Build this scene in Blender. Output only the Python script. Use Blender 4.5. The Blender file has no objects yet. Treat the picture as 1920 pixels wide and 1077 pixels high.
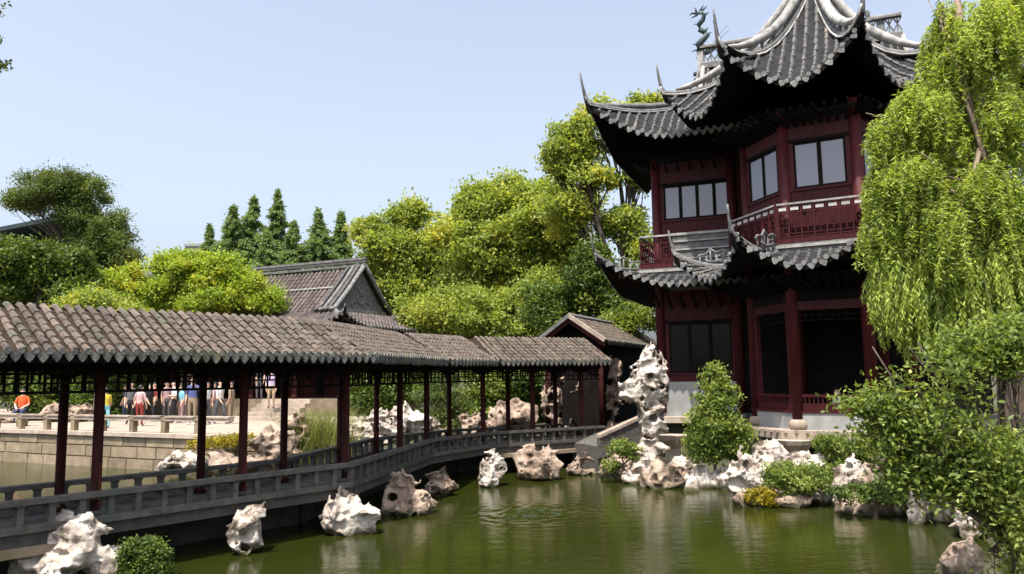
import bpy, math, random
import numpy as np
from mathutils import Vector, Matrix
R = math.radians
# ------------------------------------------------------------------ camera, sky, sun, exposure
FPX, CX, CY = 1450.0, 960.0, 538.5
EYE = Vector((0.0, 0.0, 2.85))
TILT = math.atan((705 - CY) / FPX)
ROLL = 0.015
_F = Vector((0, math.cos(TILT), math.sin(TILT)))
_U0 = Vector((0, -math.sin(TILT), math.cos(TILT)))
_R0 = Vector((1, 0, 0))
_RT = _R0 * math.cos(ROLL) - _U0 * math.sin(ROLL)
_UP = _U0 * math.cos(ROLL) + _R0 * math.sin(ROLL)
scene = bpy.context.scene
col = scene.collection
cam_data = bpy.data.cameras.new('camera')
cam = bpy.data.objects.new('camera', cam_data)
col.objects.link(cam)
cam_data.sensor_width = 36.0
cam_data.lens = 36.0 * FPX / 1920.0
cam_data.clip_start = 0.1
cam_data.clip_end = 6000.0
m3 = Matrix((_RT, _UP, -_F)).transposed()
cam.matrix_world = Matrix.Translation(EYE) @ m3.to_4x4()
scene.camera = cam

SUN_EL, SUN_AZ = 67.5, 204.0        # azimuth measured clockwise from +Y: behind the camera
sun_dir = Vector((math.sin(R(SUN_AZ)) * math.cos(R(SUN_EL)), math.cos(R(SUN_AZ)) * math.cos(R(SUN_EL)), math.sin(R(SUN_EL))))
world = bpy.data.worlds.new('World')
scene.world = world
world.use_nodes = True
wn = world.node_tree.nodes; wl = world.node_tree.links
sky = wn.new('ShaderNodeTexSky')
sky.sky_type = 'NISHITA'
sky.sun_disc = False
sky.sun_elevation = R(SUN_EL)
sky.sun_rotation = R(SUN_AZ)
sky.altitude = 0
sky.air_density = 1.1
sky.dust_density = 5.0
sky.ozone_density = 5.0
bg = wn['Background']
bg.inputs['Strength'].default_value = 0.15
haze_sat = wn.new('ShaderNodeHueSaturation')      # hazy summer air: the whole sky is paler than the clear model
haze_sat.inputs['Saturation'].default_value = 0.58
haze_sat.inputs['Value'].default_value = 1.04
wl.new(sky.outputs[0], haze_sat.inputs['Color'])
wl.new(haze_sat.outputs[0], bg.inputs[0])
sun_data = bpy.data.lights.new('sun', 'SUN')
sun_data.energy = 4.4
sun_data.angle = R(0.53)
sun_data.color = (1.0, 0.94, 0.85)
sun = bpy.data.objects.new('sun', sun_data)
col.objects.link(sun)
sun.rotation_euler = (-sun_dir).to_track_quat('-Z', 'Y').to_euler()
vs = scene.view_settings
vs.view_transform = 'Standard'
vs.look = 'None'
vs.exposure = 0.95
vs.gamma = 1.0
vs.use_curve_mapping = False
scene.cycles.max_bounces = 6
scene.cycles.diffuse_bounces = 3
scene.cycles.glossy_bounces = 3
scene.cycles.transmission_bounces = 3
scene.cycles.transparent_max_bounces = 4
scene.cycles.use_denoising = True
scene.cycles.use_adaptive_sampling = True

# ------------------------------------------------------------------ helpers
def P(px, py, Y=None, z=None):
    """the point on the pixel's ray at depth Y or height z"""
    d = _F + _RT * ((px - CX) / FPX) + _UP * (-(py - CY) / FPX)
    k = (Y / d.y) if Y is not None else ((z - EYE.z) / d.z)
    return EYE + d * k

def V2(v):
    return Vector((v[0], v[1]))

class MB:
    def __init__(s):
        s.v = []; s.f = []
    def add(s, verts, faces):
        b = len(s.v)
        s.v += [tuple(p) for p in verts]
        s.f += [tuple(b + i for i in q) for q in faces]
        return s
    def box(s, c, size, ax=None, ay=None, az=None):
        c = Vector(c)
        ax = Vector(ax) if ax is not None else Vector((1, 0, 0))
        ay = Vector(ay) if ay is not None else Vector((0, 1, 0))
        az = Vector(az) if az is not None else Vector((0, 0, 1))
        hx, hy, hz = size[0] / 2, size[1] / 2, size[2] / 2
        vs_ = [c + ax * (i * hx) + ay * (j * hy) + az * (k * hz) for i in (-1, 1) for j in (-1, 1) for k in (-1, 1)]
        s.add(vs_, [(0, 1, 3, 2), (4, 6, 7, 5), (0, 4, 5, 1), (2, 3, 7, 6), (0, 2, 6, 4), (1, 5, 7, 3)])
        return s
    def bar(s, a, b, w, h, up=(0, 0, 1)):
        a = Vector(a); b = Vector(b); d = b - a; L = d.length
        if L < 1e-6: return s
        d /= L
        up = Vector(up)
        side = d.cross(up)
        if side.length < 1e-4: side = d.cross(Vector((1, 0, 0)))
        side.normalize(); u = side.cross(d).normalized()
        return s.box((a + b) / 2, (L, w, h), d, side, u)
    def tube(s, pts, rad, n=6, cap=True, up=(0, 0, 1)):
        pts = [Vector(p) for p in pts]
        m = len(pts)
        if not hasattr(rad, '__len__'): rad = [rad] * m
        b = len(s.v)
        for i, p in enumerate(pts):
            d = (pts[min(i + 1, m - 1)] - pts[max(i - 1, 0)])
            if d.length < 1e-9: d = Vector((0, 0, 1))
            d.normalize()
            u = Vector(up)
            if abs(d.dot(u)) > 0.97: u = Vector((0, 1, 0))
            sd = d.cross(u).normalized(); u = sd.cross(d)
            for k in range(n):
                a = 2 * math.pi * k / n
                s.v.append(tuple(p + (sd * math.cos(a) + u * math.sin(a)) * rad[i]))
        for i in range(m - 1):
            for k in range(n):
                s.f.append((b + i * n + k, b + i * n + (k + 1) % n, b + (i + 1) * n + (k + 1) % n, b + (i + 1) * n + k))
        if cap:
            s.f.append(tuple(b + k for k in range(n))[::-1])
            s.f.append(tuple(b + (m - 1) * n + k for k in range(n)))
        return s
    def lathe(s, c, prof, n=12):
        """prof: list of (radius, z); capped"""
        b = len(s.v); c = Vector(c)
        for r_, z_ in prof:
            for k in range(n):
                a = 2 * math.pi * k / n
                s.v.append((c.x + r_ * math.cos(a), c.y + r_ * math.sin(a), c.z + z_))
        for i in range(len(prof) - 1):
            for k in range(n):
                s.f.append((b + i * n + k, b + i * n + (k + 1) % n, b + (i + 1) * n + (k + 1) % n, b + (i + 1) * n + k))
        s.f.append(tuple(b + k for k in range(n))[::-1])
        s.f.append(tuple(b + (len(prof) - 1) * n + k for k in range(n)))
        return s
    def prism(s, poly, z0, z1):
        n = len(poly)
        vs_ = [(p[0], p[1], z0) for p in poly] + [(p[0], p[1], z1) for p in poly]
        fs = [tuple(range(n))[::-1], tuple(range(n, 2 * n))] + [(i, (i + 1) % n, n + (i + 1) % n, n + i) for i in range(n)]
        return s.add(vs_, fs)
    def sheet(s, grid):
        """grid[i][j] points"""
        b = len(s.v); ni = len(grid); nj = len(grid[0])
        for row in grid:
            for p in row: s.v.append(tuple(p))
        for i in range(ni - 1):
            for j in range(nj - 1):
                s.f.append((b + i * nj + j, b + i * nj + j + 1, b + (i + 1) * nj + j + 1, b + (i + 1) * nj + j))
        return s
    def mesh(s, name, mat=None, smooth=False):
        me = bpy.data.meshes.new(name)
        me.from_pydata(s.v, [], s.f)
        if mat is not None: me.materials.append(mat)
        if smooth: me.shade_smooth()
        me.update()
        return me
    def build(s, name, mat, parent=None, smooth=False):
        return link(name, s.mesh(name, mat, smooth), parent)

def link(name, me, parent=None, mat4=None):
    o = bpy.data.objects.new(name, me)
    col.objects.link(o)
    if mat4 is not None: o.matrix_basis = mat4
    if parent is not None:
        o.parent = parent
        if parent.get('_at') is not None:
            o.matrix_parent_inverse = Matrix.Translation(-Vector(parent['_at']))
        elif parent.get('_mw') is not None:
            o.matrix_parent_inverse = Matrix([list(parent['_mw'][4 * i:4 * i + 4]) for i in range(4)]).inverted()
    if mat4 is not None:
        o['_mw'] = [x for r_ in mat4 for x in r_]
    return o

def tag(o, label=None, cat=None, group=None, kind=None):
    if label: o['label'] = label
    if cat: o['category'] = cat
    if group: o['group'] = group
    if kind: o['kind'] = kind
    return o

def thing(name, at, label, cat, group=None):
    o = bpy.data.objects.new(name, None)
    col.objects.link(o)
    o.empty_display_size = 0.2
    o.location = at
    o['_at'] = [float(x) for x in at]
    return tag(o, label, cat, group)

def frame4(o, x, y, z):
    m = Matrix((Vector(x), Vector(y), Vector(z))).transposed().to_4x4()
    m.translation = Vector(o)
    return m

# ------------------------------------------------------------------ noise, distance fields
_nt = np.random.default_rng(5).random((32, 32, 32)).astype(np.float32)
def vnoise(p, freq, off=0.0):
    q = p * freq + off + 100.0
    i = np.floor(q).astype(int); f = q - i
    f = f * f * (3 - 2 * f)
    i0 = i % 32; i1 = (i + 1) % 32
    x0, y0, z0 = i0[..., 0], i0[..., 1], i0[..., 2]; x1, y1, z1 = i1[..., 0], i1[..., 1], i1[..., 2]
    fx, fy, fz = f[..., 0], f[..., 1], f[..., 2]
    def L(a, b, t): return a + (b - a) * t
    return L(L(L(_nt[x0, y0, z0], _nt[x1, y0, z0], fx), L(_nt[x0, y1, z0], _nt[x1, y1, z0], fx), fy),
             L(L(_nt[x0, y0, z1], _nt[x1, y0, z1], fx), L(_nt[x0, y1, z1], _nt[x1, y1, z1], fx), fy), fz) * 2 - 1

def surface_nets(f, origin, h):
    s = f < 0
    nx, ny, nz = f.shape
    idx = [(0, 0, 0), (1, 0, 0), (0, 1, 0), (1, 1, 0), (0, 0, 1), (1, 0, 1), (0, 1, 1), (1, 1, 1)]
    sl = lambda a, c: a[c[0]:nx - 1 + c[0], c[1]:ny - 1 + c[1], c[2]:nz - 1 + c[2]]
    acc = np.zeros((nx - 1, ny - 1, nz - 1, 3)); cnt = np.zeros((nx - 1, ny - 1, nz - 1))
    for a in range(8):
        for b in range(a + 1, 8):
            ca, cb = idx[a], idx[b]
            if sum(abs(ca[k] - cb[k]) for k in range(3)) != 1: continue
            fa, fb = sl(f, ca), sl(f, cb)
            cr = (fa < 0) != (fb < 0)
            t = np.where(cr, fa / np.where(cr, fa - fb, 1), 0)
            for k in range(3):
                acc[..., k] += np.where(cr, ca[k] + (cb[k] - ca[k]) * t, 0)
            cnt += cr
    act = cnt > 0
    vid = -np.ones(act.shape, int)
    vid[act] = np.arange(act.sum())
    cells = np.argwhere(act)
    verts = (cells + acc[act] / cnt[act][:, None]) * h + np.array(origin)
    faces = []
    for ax in range(3):
        o1, o2 = (ax + 1) % 3, (ax + 2) % 3
        lo = [slice(None)] * 3; hi = [slice(None)] * 3
        lo[ax] = slice(0, -1); hi[ax] = slice(1, None)
        ch = s[tuple(lo)] != s[tuple(hi)]
        e = np.argwhere(ch)
        ok = (e[:, o1] > 0) & (e[:, o2] > 0) & (e[:, o1] < f.shape[o1] - 1) & (e[:, o2] < f.shape[o2] - 1)
        e = e[ok]
        ins = s[tuple(lo)][tuple(e.T)]
        def c(d1, d2):
            q = e.copy(); q[:, o1] -= d1; q[:, o2] -= d2
            return vid[tuple(q.T)]
        q = np.stack([c(1, 1), c(0, 1), c(0, 0), c(1, 0)], 1)
        q[~ins] = q[~ins][:, ::-1]
        faces.append(q)
    return verts, np.concatenate(faces)

def np_mesh(name, verts, quads, mat=None, smooth=False, attr=None, attr_name='tint'):
    me = bpy.data.meshes.new(name)
    nv, nf = len(verts), len(quads)
    me.vertices.add(nv)
    me.vertices.foreach_set('co', np.ascontiguousarray(verts, np.float32).ravel())
    k = quads.shape[1]
    me.loops.add(nf * k)
    me.loops.foreach_set('vertex_index', np.ascontiguousarray(quads, np.int32).ravel())
    me.polygons.add(nf)
    me.polygons.foreach_set('loop_start', np.arange(0, nf * k, k, dtype=np.int32))
    me.polygons.foreach_set('loop_total', np.full(nf, k, np.int32))
    if attr is not None:
        a = me.attributes.new(attr_name, 'FLOAT', 'POINT')
        a.data.foreach_set('value', np.ascontiguousarray(attr, np.float32))
    if mat is not None: me.materials.append(mat)
    me.update(calc_edges=True)
    me.validate()
    if smooth: me.shade_smooth()
    return me

# ------------------------------------------------------------------ materials
def mat(name, c1, c2=None, rough=0.7, scale=4.0, bump=0.0, bscale=None, c3=None, c3scale=1.2, c3lo=0.55, c3hi=0.7, spec=0.4, metal=0.0, stretch=None, detail=5.0):
    m = bpy.data.materials.new(name); m.use_nodes = True
    nt = m.node_tree; N = nt.nodes; L = nt.links
    b = N['Principled BSDF']
    b.inputs['Roughness'].default_value = rough
    b.inputs['Specular IOR Level'].default_value = spec
    b.inputs['Metallic'].default_value = metal
    geo = N.new('ShaderNodeNewGeometry')
    src = geo.outputs['Position']
    if stretch:
        mp = N.new('ShaderNodeMapping'); mp.inputs['Scale'].default_value = stretch
        L.new(src, mp.inputs[0]); src = mp.outputs[0]
    if c2 is None:
        c2 = tuple(x * 0.75 for x in c1)
    n1 = N.new('ShaderNodeTexNoise'); n1.inputs['Scale'].default_value = scale; n1.inputs['Detail'].default_value = detail
    L.new(src, n1.inputs['Vector'])
    rp = N.new('ShaderNodeValToRGB')
    rp.color_ramp.elements[0].position = 0.35; rp.color_ramp.elements[0].color = (*c2, 1)
    rp.color_ramp.elements[1].position = 0.65; rp.color_ramp.elements[1].color = (*c1, 1)
    L.new(n1.outputs['Fac'], rp.inputs[0])
    out = rp.outputs[0]
    if c3:
        n3 = N.new('ShaderNodeTexNoise'); n3.inputs['Scale'].default_value = c3scale; n3.inputs['Detail'].default_value = 6
        L.new(src, n3.inputs['Vector'])
        mr = N.new('ShaderNodeMapRange'); mr.inputs[1].default_value = c3lo; mr.inputs[2].default_value = c3hi
        L.new(n3.outputs['Fac'], mr.inputs[0])
        mx = N.new('ShaderNodeMix'); mx.data_type = 'RGBA'
        L.new(mr.outputs[0], mx.inputs[0]); L.new(out, mx.inputs[6]); mx.inputs[7].default_value = (*c3, 1)
        out = mx.outputs[2]
    # small per-object shift so that neighbouring pieces differ
    oi = N.new('ShaderNodeObjectInfo')
    hs = N.new('ShaderNodeHueSaturation')
    m2 = N.new('ShaderNodeMapRange'); m2.inputs[3].default_value = 0.78; m2.inputs[4].default_value = 1.2
    L.new(oi.outputs['Random'], m2.inputs[0]); L.new(m2.outputs[0], hs.inputs['Value'])
    L.new(out, hs.inputs['Color'])
    L.new(hs.outputs[0], b.inputs['Base Color'])
    if bump:
        n2 = N.new('ShaderNodeTexNoise'); n2.inputs['Scale'].default_value = bscale or scale * 4; n2.inputs['Detail'].default_value = 6
        L.new(src, n2.inputs['Vector'])
        bp = N.new('ShaderNodeBump'); bp.inputs['Strength'].default_value = bump; bp.inputs['Distance'].default_value = 0.03
        L.new(n2.outputs['Fac'], bp.inputs['Height']); L.new(bp.outputs[0], b.inputs['Normal'])
    return m

def leaf_mat(name, c_lo, c_mid, c_hi, trans=0.45, rough=0.5):
    """colour by the leaf's own tint: dark clumps with painted-in shade, mid, young growth"""
    m = bpy.data.materials.new(name); m.use_nodes = True
    nt = m.node_tree; N = nt.nodes; L = nt.links
    for n_ in list(N): N.remove(n_)
    out = N.new('ShaderNodeOutputMaterial')
    at = N.new('ShaderNodeAttribute'); at.attribute_name = 'tint'
    rp = N.new('ShaderNodeValToRGB')
    rp.color_ramp.elements[0].color = (*c_lo, 1); rp.color_ramp.elements[1].color = (*c_hi, 1)
    e = rp.color_ramp.elements.new(0.5); e.color = (*c_mid, 1)
    L.new(at.outputs['Fac'], rp.inputs[0])
    b = N.new('ShaderNodeBsdfPrincipled'); b.inputs['Roughness'].default_value = rough; b.inputs['Specular IOR Level'].default_value = 0.25
    t = N.new('ShaderNodeBsdfTranslucent')
    g = N.new('ShaderNodeMix'); g.data_type = 'RGBA'; g.blend_type = 'MULTIPLY'; g.inputs[0].default_value = 1.0
    L.new(rp.outputs[0], g.inputs[6]); g.inputs[7].default_value = (1.15, 1.1, 0.5, 1)
    L.new(rp.outputs[0], b.inputs['Base Color']); L.new(g.outputs[2], t.inputs['Color'])
    mx = N.new('ShaderNodeMixShader'); mx.inputs[0].default_value = trans
    L.new(b.outputs[0], mx.inputs[1]); L.new(t.outputs[0], mx.inputs[2]); L.new(mx.outputs[0], out.inputs[0])
    return m

M = {}
M['tile_brown'] = mat('tile_brown', (0.135, 0.104, 0.082), (0.055, 0.042, 0.033), 0.85, 5, 0.5, 40, c3=(0.07, 0.075, 0.05), c3scale=3.2, c3lo=0.56, c3hi=0.7)
M['tile_bed'] = mat('tile_bed', (0.04, 0.028, 0.02), (0.02, 0.014, 0.01), 0.95, 8, 0.5, 50, spec=0.1)
M['drip'] = mat('drip', (0.16, 0.155, 0.14), (0.07, 0.07, 0.065), 0.8, 12, 0.6, 50, c3=(0.16, 0.15, 0.08), c3scale=2.5)
M['tile_grey'] = mat('tile_grey', (0.10, 0.096, 0.092), (0.045, 0.045, 0.047), 0.75, 6, 0.4, 50, c3=(0.19, 0.16, 0.12), c3scale=1.3, c3lo=0.6, c3hi=0.75)
M['tile_grey_bed'] = mat('tile_grey_bed', (0.026, 0.026, 0.027), (0.014, 0.014, 0.015), 0.9, 6, spec=0.1)
M['drip_grey'] = mat('drip_grey', (0.24, 0.235, 0.225), (0.12, 0.12, 0.12), 0.75, 14, 0.6, 50)
M['ridge_light'] = mat('ridge_light', (0.36, 0.345, 0.325), (0.22, 0.212, 0.20), 0.8, 5, 0.3, 40, c3=(0.12, 0.12, 0.115), c3scale=3)
M['ridge_grey'] = mat('ridge_grey', (0.17, 0.165, 0.16), (0.085, 0.085, 0.085), 0.8, 6, 0.4, 40)
M['bronze'] = mat('bronze', (0.05, 0.075, 0.08), (0.025, 0.035, 0.04), 0.55, 14, 0.5, 40)
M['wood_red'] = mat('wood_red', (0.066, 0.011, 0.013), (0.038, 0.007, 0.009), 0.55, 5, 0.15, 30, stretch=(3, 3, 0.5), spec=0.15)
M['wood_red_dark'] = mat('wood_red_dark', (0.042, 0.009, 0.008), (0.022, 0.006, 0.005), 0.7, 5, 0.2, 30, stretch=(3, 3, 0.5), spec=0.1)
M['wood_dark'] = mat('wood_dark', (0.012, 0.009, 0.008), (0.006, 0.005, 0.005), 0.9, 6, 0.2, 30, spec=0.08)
M['fret_white'] = mat('fret_white', (0.42, 0.40, 0.38), None, 0.8, 6)
M['plaster'] = mat('plaster', (0.36, 0.36, 0.355), (0.27, 0.27, 0.265), 0.9, 2.5, 0.2, 20, c3=(0.22, 0.22, 0.20), c3scale=1.1, stretch=(1, 1, 0.4))
M['stone_rail'] = mat('stone_rail', (0.105, 0.094, 0.082), (0.06, 0.054, 0.047), 0.9, 7, 0.3, 40, c3=(0.07, 0.075, 0.06), c3scale=1.7)
M['stone_tan'] = mat('stone_tan', (0.27, 0.21, 0.145), (0.18, 0.135, 0.09), 0.9, 3, 0.5, 25, c3=(0.17, 0.145, 0.07), c3scale=0.9, c3lo=0.5, c3hi=0.75)
M['stone_pale'] = mat('stone_pale', (0.38, 0.31, 0.25), (0.27, 0.215, 0.17), 0.9, 3, 0.3, 25)
M['paving'] = mat('paving', (0.36, 0.30, 0.24), (0.27, 0.225, 0.18), 0.9, 2, 0.2, 20)
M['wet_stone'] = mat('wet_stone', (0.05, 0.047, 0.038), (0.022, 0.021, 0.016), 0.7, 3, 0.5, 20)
M['concrete'] = mat('concrete', (0.30, 0.30, 0.31), (0.24, 0.24, 0.25), 0.9, 1, 0.1)
M['green_metal'] = mat('green_metal', (0.03, 0.05, 0.05), None, 0.5, 2)
M['bark'] = mat('bark', (0.12, 0.09, 0.07), (0.05, 0.04, 0.03), 0.9, 6, 0.7, 30, stretch=(2, 2, 0.5))
M['bark_pale'] = mat('bark_pale', (0.30, 0.22, 0.16), (0.14, 0.10, 0.075), 0.9, 6, 0.7, 30, stretch=(2, 2, 0.5))
M['soil'] = mat('soil', (0.07, 0.06, 0.035), (0.03, 0.03, 0.014), 0.95, 1.5, 0.5, 12, c3=(0.035, 0.045, 0.014), c3scale=0.8)
M['roof_purple'] = mat('roof_purple', (0.125, 0.10, 0.095), (0.07, 0.055, 0.052), 0.85, 3, 0.4, 30)
M['skin'] = mat('skin', (0.52, 0.33, 0.24), (0.46, 0.29, 0.21), 0.6, 8)
M['hair'] = mat('hair', (0.012, 0.010, 0.009), None, 0.5, 20)

def glass_mat():
    m = bpy.data.materials.new('window_glass'); m.use_nodes = True
    b = m.node_tree.nodes['Principled BSDF']
    b.inputs['Base Color'].default_value = (0.17, 0.165, 0.20, 1)
    b.inputs['Roughness'].default_value = 0.12
    b.inputs['Specular IOR Level'].default_value = 0.8
    return m
M['glass'] = glass_mat()
M['glass_shaded'] = M['glass'].copy(); M['glass_shaded'].name = 'shaded_glass'
M['glass_shaded'].node_tree.nodes['Principled BSDF'].inputs['Base Color'].default_value = (0.010, 0.009, 0.009, 1)  # same glass blackened, paints in the shade of the lower storey
M['glass_shaded'].node_tree.nodes['Principled BSDF'].inputs['Specular IOR Level'].default_value = 0.15

def rock_mat(name, c1, c2, pit_shade):
    m = bpy.data.materials.new(name); m.use_nodes = True
    nt = m.node_tree; N = nt.nodes; L = nt.links
    b = N['Principled BSDF']; b.inputs['Roughness'].default_value = 0.9; b.inputs['Specular IOR Level'].default_value = 0.2
    geo = N.new('ShaderNodeNewGeometry')
    n1 = N.new('ShaderNodeTexNoise'); n1.inputs['Scale'].default_value = 2.2; n1.inputs['Detail'].default_value = 9; n1.inputs['Roughness'].default_value = 0.65
    L.new(geo.outputs['Position'], n1.inputs['Vector'])
    rp = N.new('ShaderNodeValToRGB')
    E = rp.color_ramp.elements
    E[0].position = 0.39; E[0].color = (*pit_shade, 1); E[1].position = 0.58; E[1].color = (*c1, 1)  # dark end paints shadowed hollows into the colour, scattered by noise
    e = E.new(0.46); e.color = (*c2, 1)
    L.new(n1.outputs['Fac'], rp.inputs[0])
    # damp, algae-stained foot just above the waterline
    sx = N.new('ShaderNodeSeparateXYZ'); L.new(geo.outputs['Position'], sx.inputs[0])
    n4 = N.new('ShaderNodeTexNoise'); n4.inputs['Scale'].default_value = 5
    L.new(geo.outputs['Position'], n4.inputs['Vector'])
    ad = N.new('ShaderNodeMath'); ad.operation = 'MULTIPLY_ADD'; ad.inputs[1].default_value = 0.25
    L.new(n4.outputs['Fac'], ad.inputs[0]); L.new(sx.outputs[2], ad.inputs[2])
    mr = N.new('ShaderNodeMapRange'); mr.inputs[1].default_value = 0.30; mr.inputs[2].default_value = 0.16
    L.new(ad.outputs[0], mr.inputs[0])
    mx = N.new('ShaderNodeMix'); mx.data_type = 'RGBA'
    L.new(mr.outputs[0], mx.inputs[0]); L.new(rp.outputs[0], mx.inputs[6]); mx.inputs[7].default_value = (0.07, 0.065, 0.035, 1)
    L.new(mx.outputs[2], b.inputs['Base Color'])
    v = N.new('ShaderNodeTexNoise'); v.inputs['Scale'].default_value = 11; v.inputs['Detail'].default_value = 9; v.inputs['Roughness'].default_value = 0.68
    L.new(geo.outputs['Position'], v.inputs['Vector'])
    bp = N.new('ShaderNodeBump'); bp.inputs['Strength'].default_value = 0.8; bp.inputs['Distance'].default_value = 0.05
    L.new(v.outputs['Fac'], bp.inputs['Height']); L.new(bp.outputs[0], b.inputs['Normal'])
    return m
M['rock'] = rock_mat('rock', (0.53, 0.475, 0.42), (0.34, 0.285, 0.24), (0.10, 0.078, 0.06))
M['rock_brown'] = rock_mat('rock_brown', (0.36, 0.275, 0.215), (0.22, 0.16, 0.12), (0.06, 0.045, 0.033))

M['leaf_camphor'] = leaf_mat('leaf_camphor', (0.15, 0.205, 0.045), (0.31, 0.385, 0.085), (0.48, 0.44, 0.07), 0.54)
M['leaf_lime'] = leaf_mat('leaf_lime', (0.14, 0.21, 0.03), (0.32, 0.42, 0.05), (0.46, 0.42, 0.06), 0.52)
M['leaf_willow'] = leaf_mat('leaf_willow', (0.12, 0.17, 0.04), (0.33, 0.42, 0.08), (0.47, 0.54, 0.12), 0.52)  # low tint darkened to paint the crown's shaded gaps
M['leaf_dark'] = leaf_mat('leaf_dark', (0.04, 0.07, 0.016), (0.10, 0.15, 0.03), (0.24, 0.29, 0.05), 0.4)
M['leaf_pine'] = leaf_mat('leaf_pine', (0.05, 0.08, 0.025), (0.11, 0.155, 0.04), (0.21, 0.24, 0.06), 0.4)
M['leaf_conifer'] = leaf_mat('leaf_conifer', (0.11, 0.17, 0.07), (0.17, 0.25, 0.09), (0.24, 0.33, 0.11), 0.45)
M['leaf_shrub'] = leaf_mat('leaf_shrub', (0.055, 0.09, 0.022), (0.20, 0.265, 0.055), (0.40, 0.44, 0.13), 0.48)  # darkest tint paints shade among the leaves
M['leaf_reed'] = leaf_mat('leaf_reed', (0.12, 0.16, 0.04), (0.22, 0.25, 0.07), (0.32, 0.28, 0.10))
M['leaf_yellow'] = leaf_mat('leaf_yellow', (0.16, 0.15, 0.015), (0.30, 0.24, 0.02), (0.42, 0.30, 0.02))
# ------------------------------------------------------------------ ground and pond
POND = np.array([(-60, 2.3), (4.4, 2.3), (5.0, 6), (5.9, 9.5), (7.5, 12.6), (8.4, 15.4), (6.6, 17.9), (5.8, 19.9), (4.3, 21.4), (3.2, 22.2),
                 (3.0, 24.2), (2.0, 26.6), (-1.5, 26.8), (-4.5, 25.8), (-6.8, 23.6), (-9.0, 24.6), (-19.4, 29.8), (-40, 40.4), (-60, 50)])
def poly_dist(x, y, poly):
    """signed distance, negative inside"""
    d2 = np.full(x.shape, 1e18); ins = np.zeros(x.shape, bool)
    n = len(poly)
    for i in range(n):
        a = poly[i]; b = poly[(i + 1) % n]
        ex, ey = b - a
        t = np.clip(((x - a[0]) * ex + (y - a[1]) * ey) / (ex * ex + ey * ey), 0, 1)
        d2 = np.minimum(d2, (x - a[0] - t * ex) ** 2 + (y - a[1] - t * ey) ** 2)
        c = ((a[1] > y) != (b[1] > y)) & (x < (b[0] - a[0]) * (y - a[1]) / (b[1] - a[1] + 1e-12) + a[0])
        ins ^= c
    d = np.sqrt(d2)
    return np.where(ins, -d, d)
gx = np.concatenate([[-3000, -1200, -500, -220, -120, -80], np.arange(-60, 40.1, 0.8), [50, 70, 110, 200, 500, 1200, 3000]])
gy = np.concatenate([[-3000, -1000, -300, -100, -40, -20], np.arange(-10, 60.1, 0.8), [70, 90, 130, 220, 500, 1200, 3000]])
GX, GY = np.meshgrid(gx, gy, indexing='ij')
D = poly_dist(GX, GY, POND)
pts3 = np.stack([GX, GY, GX * 0], -1)
nz = vnoise(pts3, 0.45) * 0.10 + vnoise(pts3, 1.3, 7) * 0.05
GZ = np.where(D < 0, np.clip(D * 0.9, -0.9, 0), np.clip(D * 0.28, 0, 0.75)) + np.where(D > 0, nz, 0) + np.clip((D - 1.5) * 0.25, 0, 0.3)
# under the water-side building the ground stays low
low = np.exp(-(((GX - 8) / 4.5) ** 2 + ((GY - 23) / 4.0) ** 2) ** 2)
GZ = np.where(D > 0, GZ * (1 - 0.65 * low), GZ)
# the ground stays under the paved terrace
tdx, tdy = GX + 19.4, GY - 29.3
inw = tdx * 0.450 + tdy * 0.893
GZ = np.where((inw > -1.0) & (inw < 14) & (GX < -4) & (GX > -60), np.minimum(GZ, 0.9), GZ)
ni, nj = GX.shape
ids = np.arange(ni * nj).reshape(ni, nj)
quads = np.stack([ids[:-1, :-1], ids[1:, :-1], ids[1:, 1:], ids[:-1, 1:]], -1).reshape(-1, 4)
g = link('ground', np_mesh('ground', np.stack([GX, GY, GZ], -1).reshape(-1, 3), quads, M['soil'], True))
tag(g, 'dark damp soil of the garden banks round the pond', 'ground', kind='structure')

def water_mat():
    m = bpy.data.materials.new('pond_water'); m.use_nodes = True
    nt = m.node_tree; N = nt.nodes; L = nt.links
    b = N['Principled BSDF']
    b.inputs['Roughness'].default_value = 0.04
    b.inputs['IOR'].default_value = 1.33; b.inputs['Specular IOR Level'].default_value = 0.42
    geo = N.new('ShaderNodeNewGeometry')
    n0 = N.new('ShaderNodeTexNoise'); n0.inputs['Scale'].default_value = 0.35; n0.inputs['Detail'].default_value = 4
    L.new(geo.outputs['Position'], n0.inputs['Vector'])
    rp = N.new('ShaderNodeValToRGB')
    rp.color_ramp.elements[0].position = 0.35; rp.color_ramp.elements[0].color = (0.0150, 0.0190, 0.0028, 1)
    rp.color_ramp.elements[1].position = 0.7; rp.color_ramp.elements[1].color = (0.0215, 0.0265, 0.0042, 1)
    L.new(n0.outputs['Fac'], rp.inputs[0]); L.new(rp.outputs[0], b.inputs['Base Color'])
    mp = N.new('ShaderNodeMapping'); mp.inputs['Scale'].default_value = (1.0, 2.2, 1.0)
    L.new(geo.outputs['Position'], mp.inputs[0])
    n1 = N.new('ShaderNodeTexNoise'); n1.inputs['Scale'].default_value = 1.6; n1.inputs['Detail'].default_value = 5; n1.inputs['Roughness'].default_value = 0.55
    L.new(mp.outputs[0], n1.inputs['Vector'])
    n2 = N.new('ShaderNodeTexNoise'); n2.inputs['Scale'].default_value = 9; n2.inputs['Detail'].default_value = 3
    L.new(mp.outputs[0], n2.inputs['Vector'])
    ad = N.new('ShaderNodeMath'); ad.operation = 'MULTIPLY_ADD'; ad.inputs[1].default_value = 0.25
    L.new(n2.outputs['Fac'], ad.inputs[0]); L.new(n1.outputs['Fac'], ad.inputs[2])
    bp = N.new('ShaderNodeBump'); bp.inputs['Strength'].default_value = 0.095; bp.inputs['Distance'].default_value = 0.12
    L.new(ad.outputs[0], bp.inputs['Height']); L.new(bp.outputs[0], b.inputs['Normal'])
    return m
M['water'] = water_mat()
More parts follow.
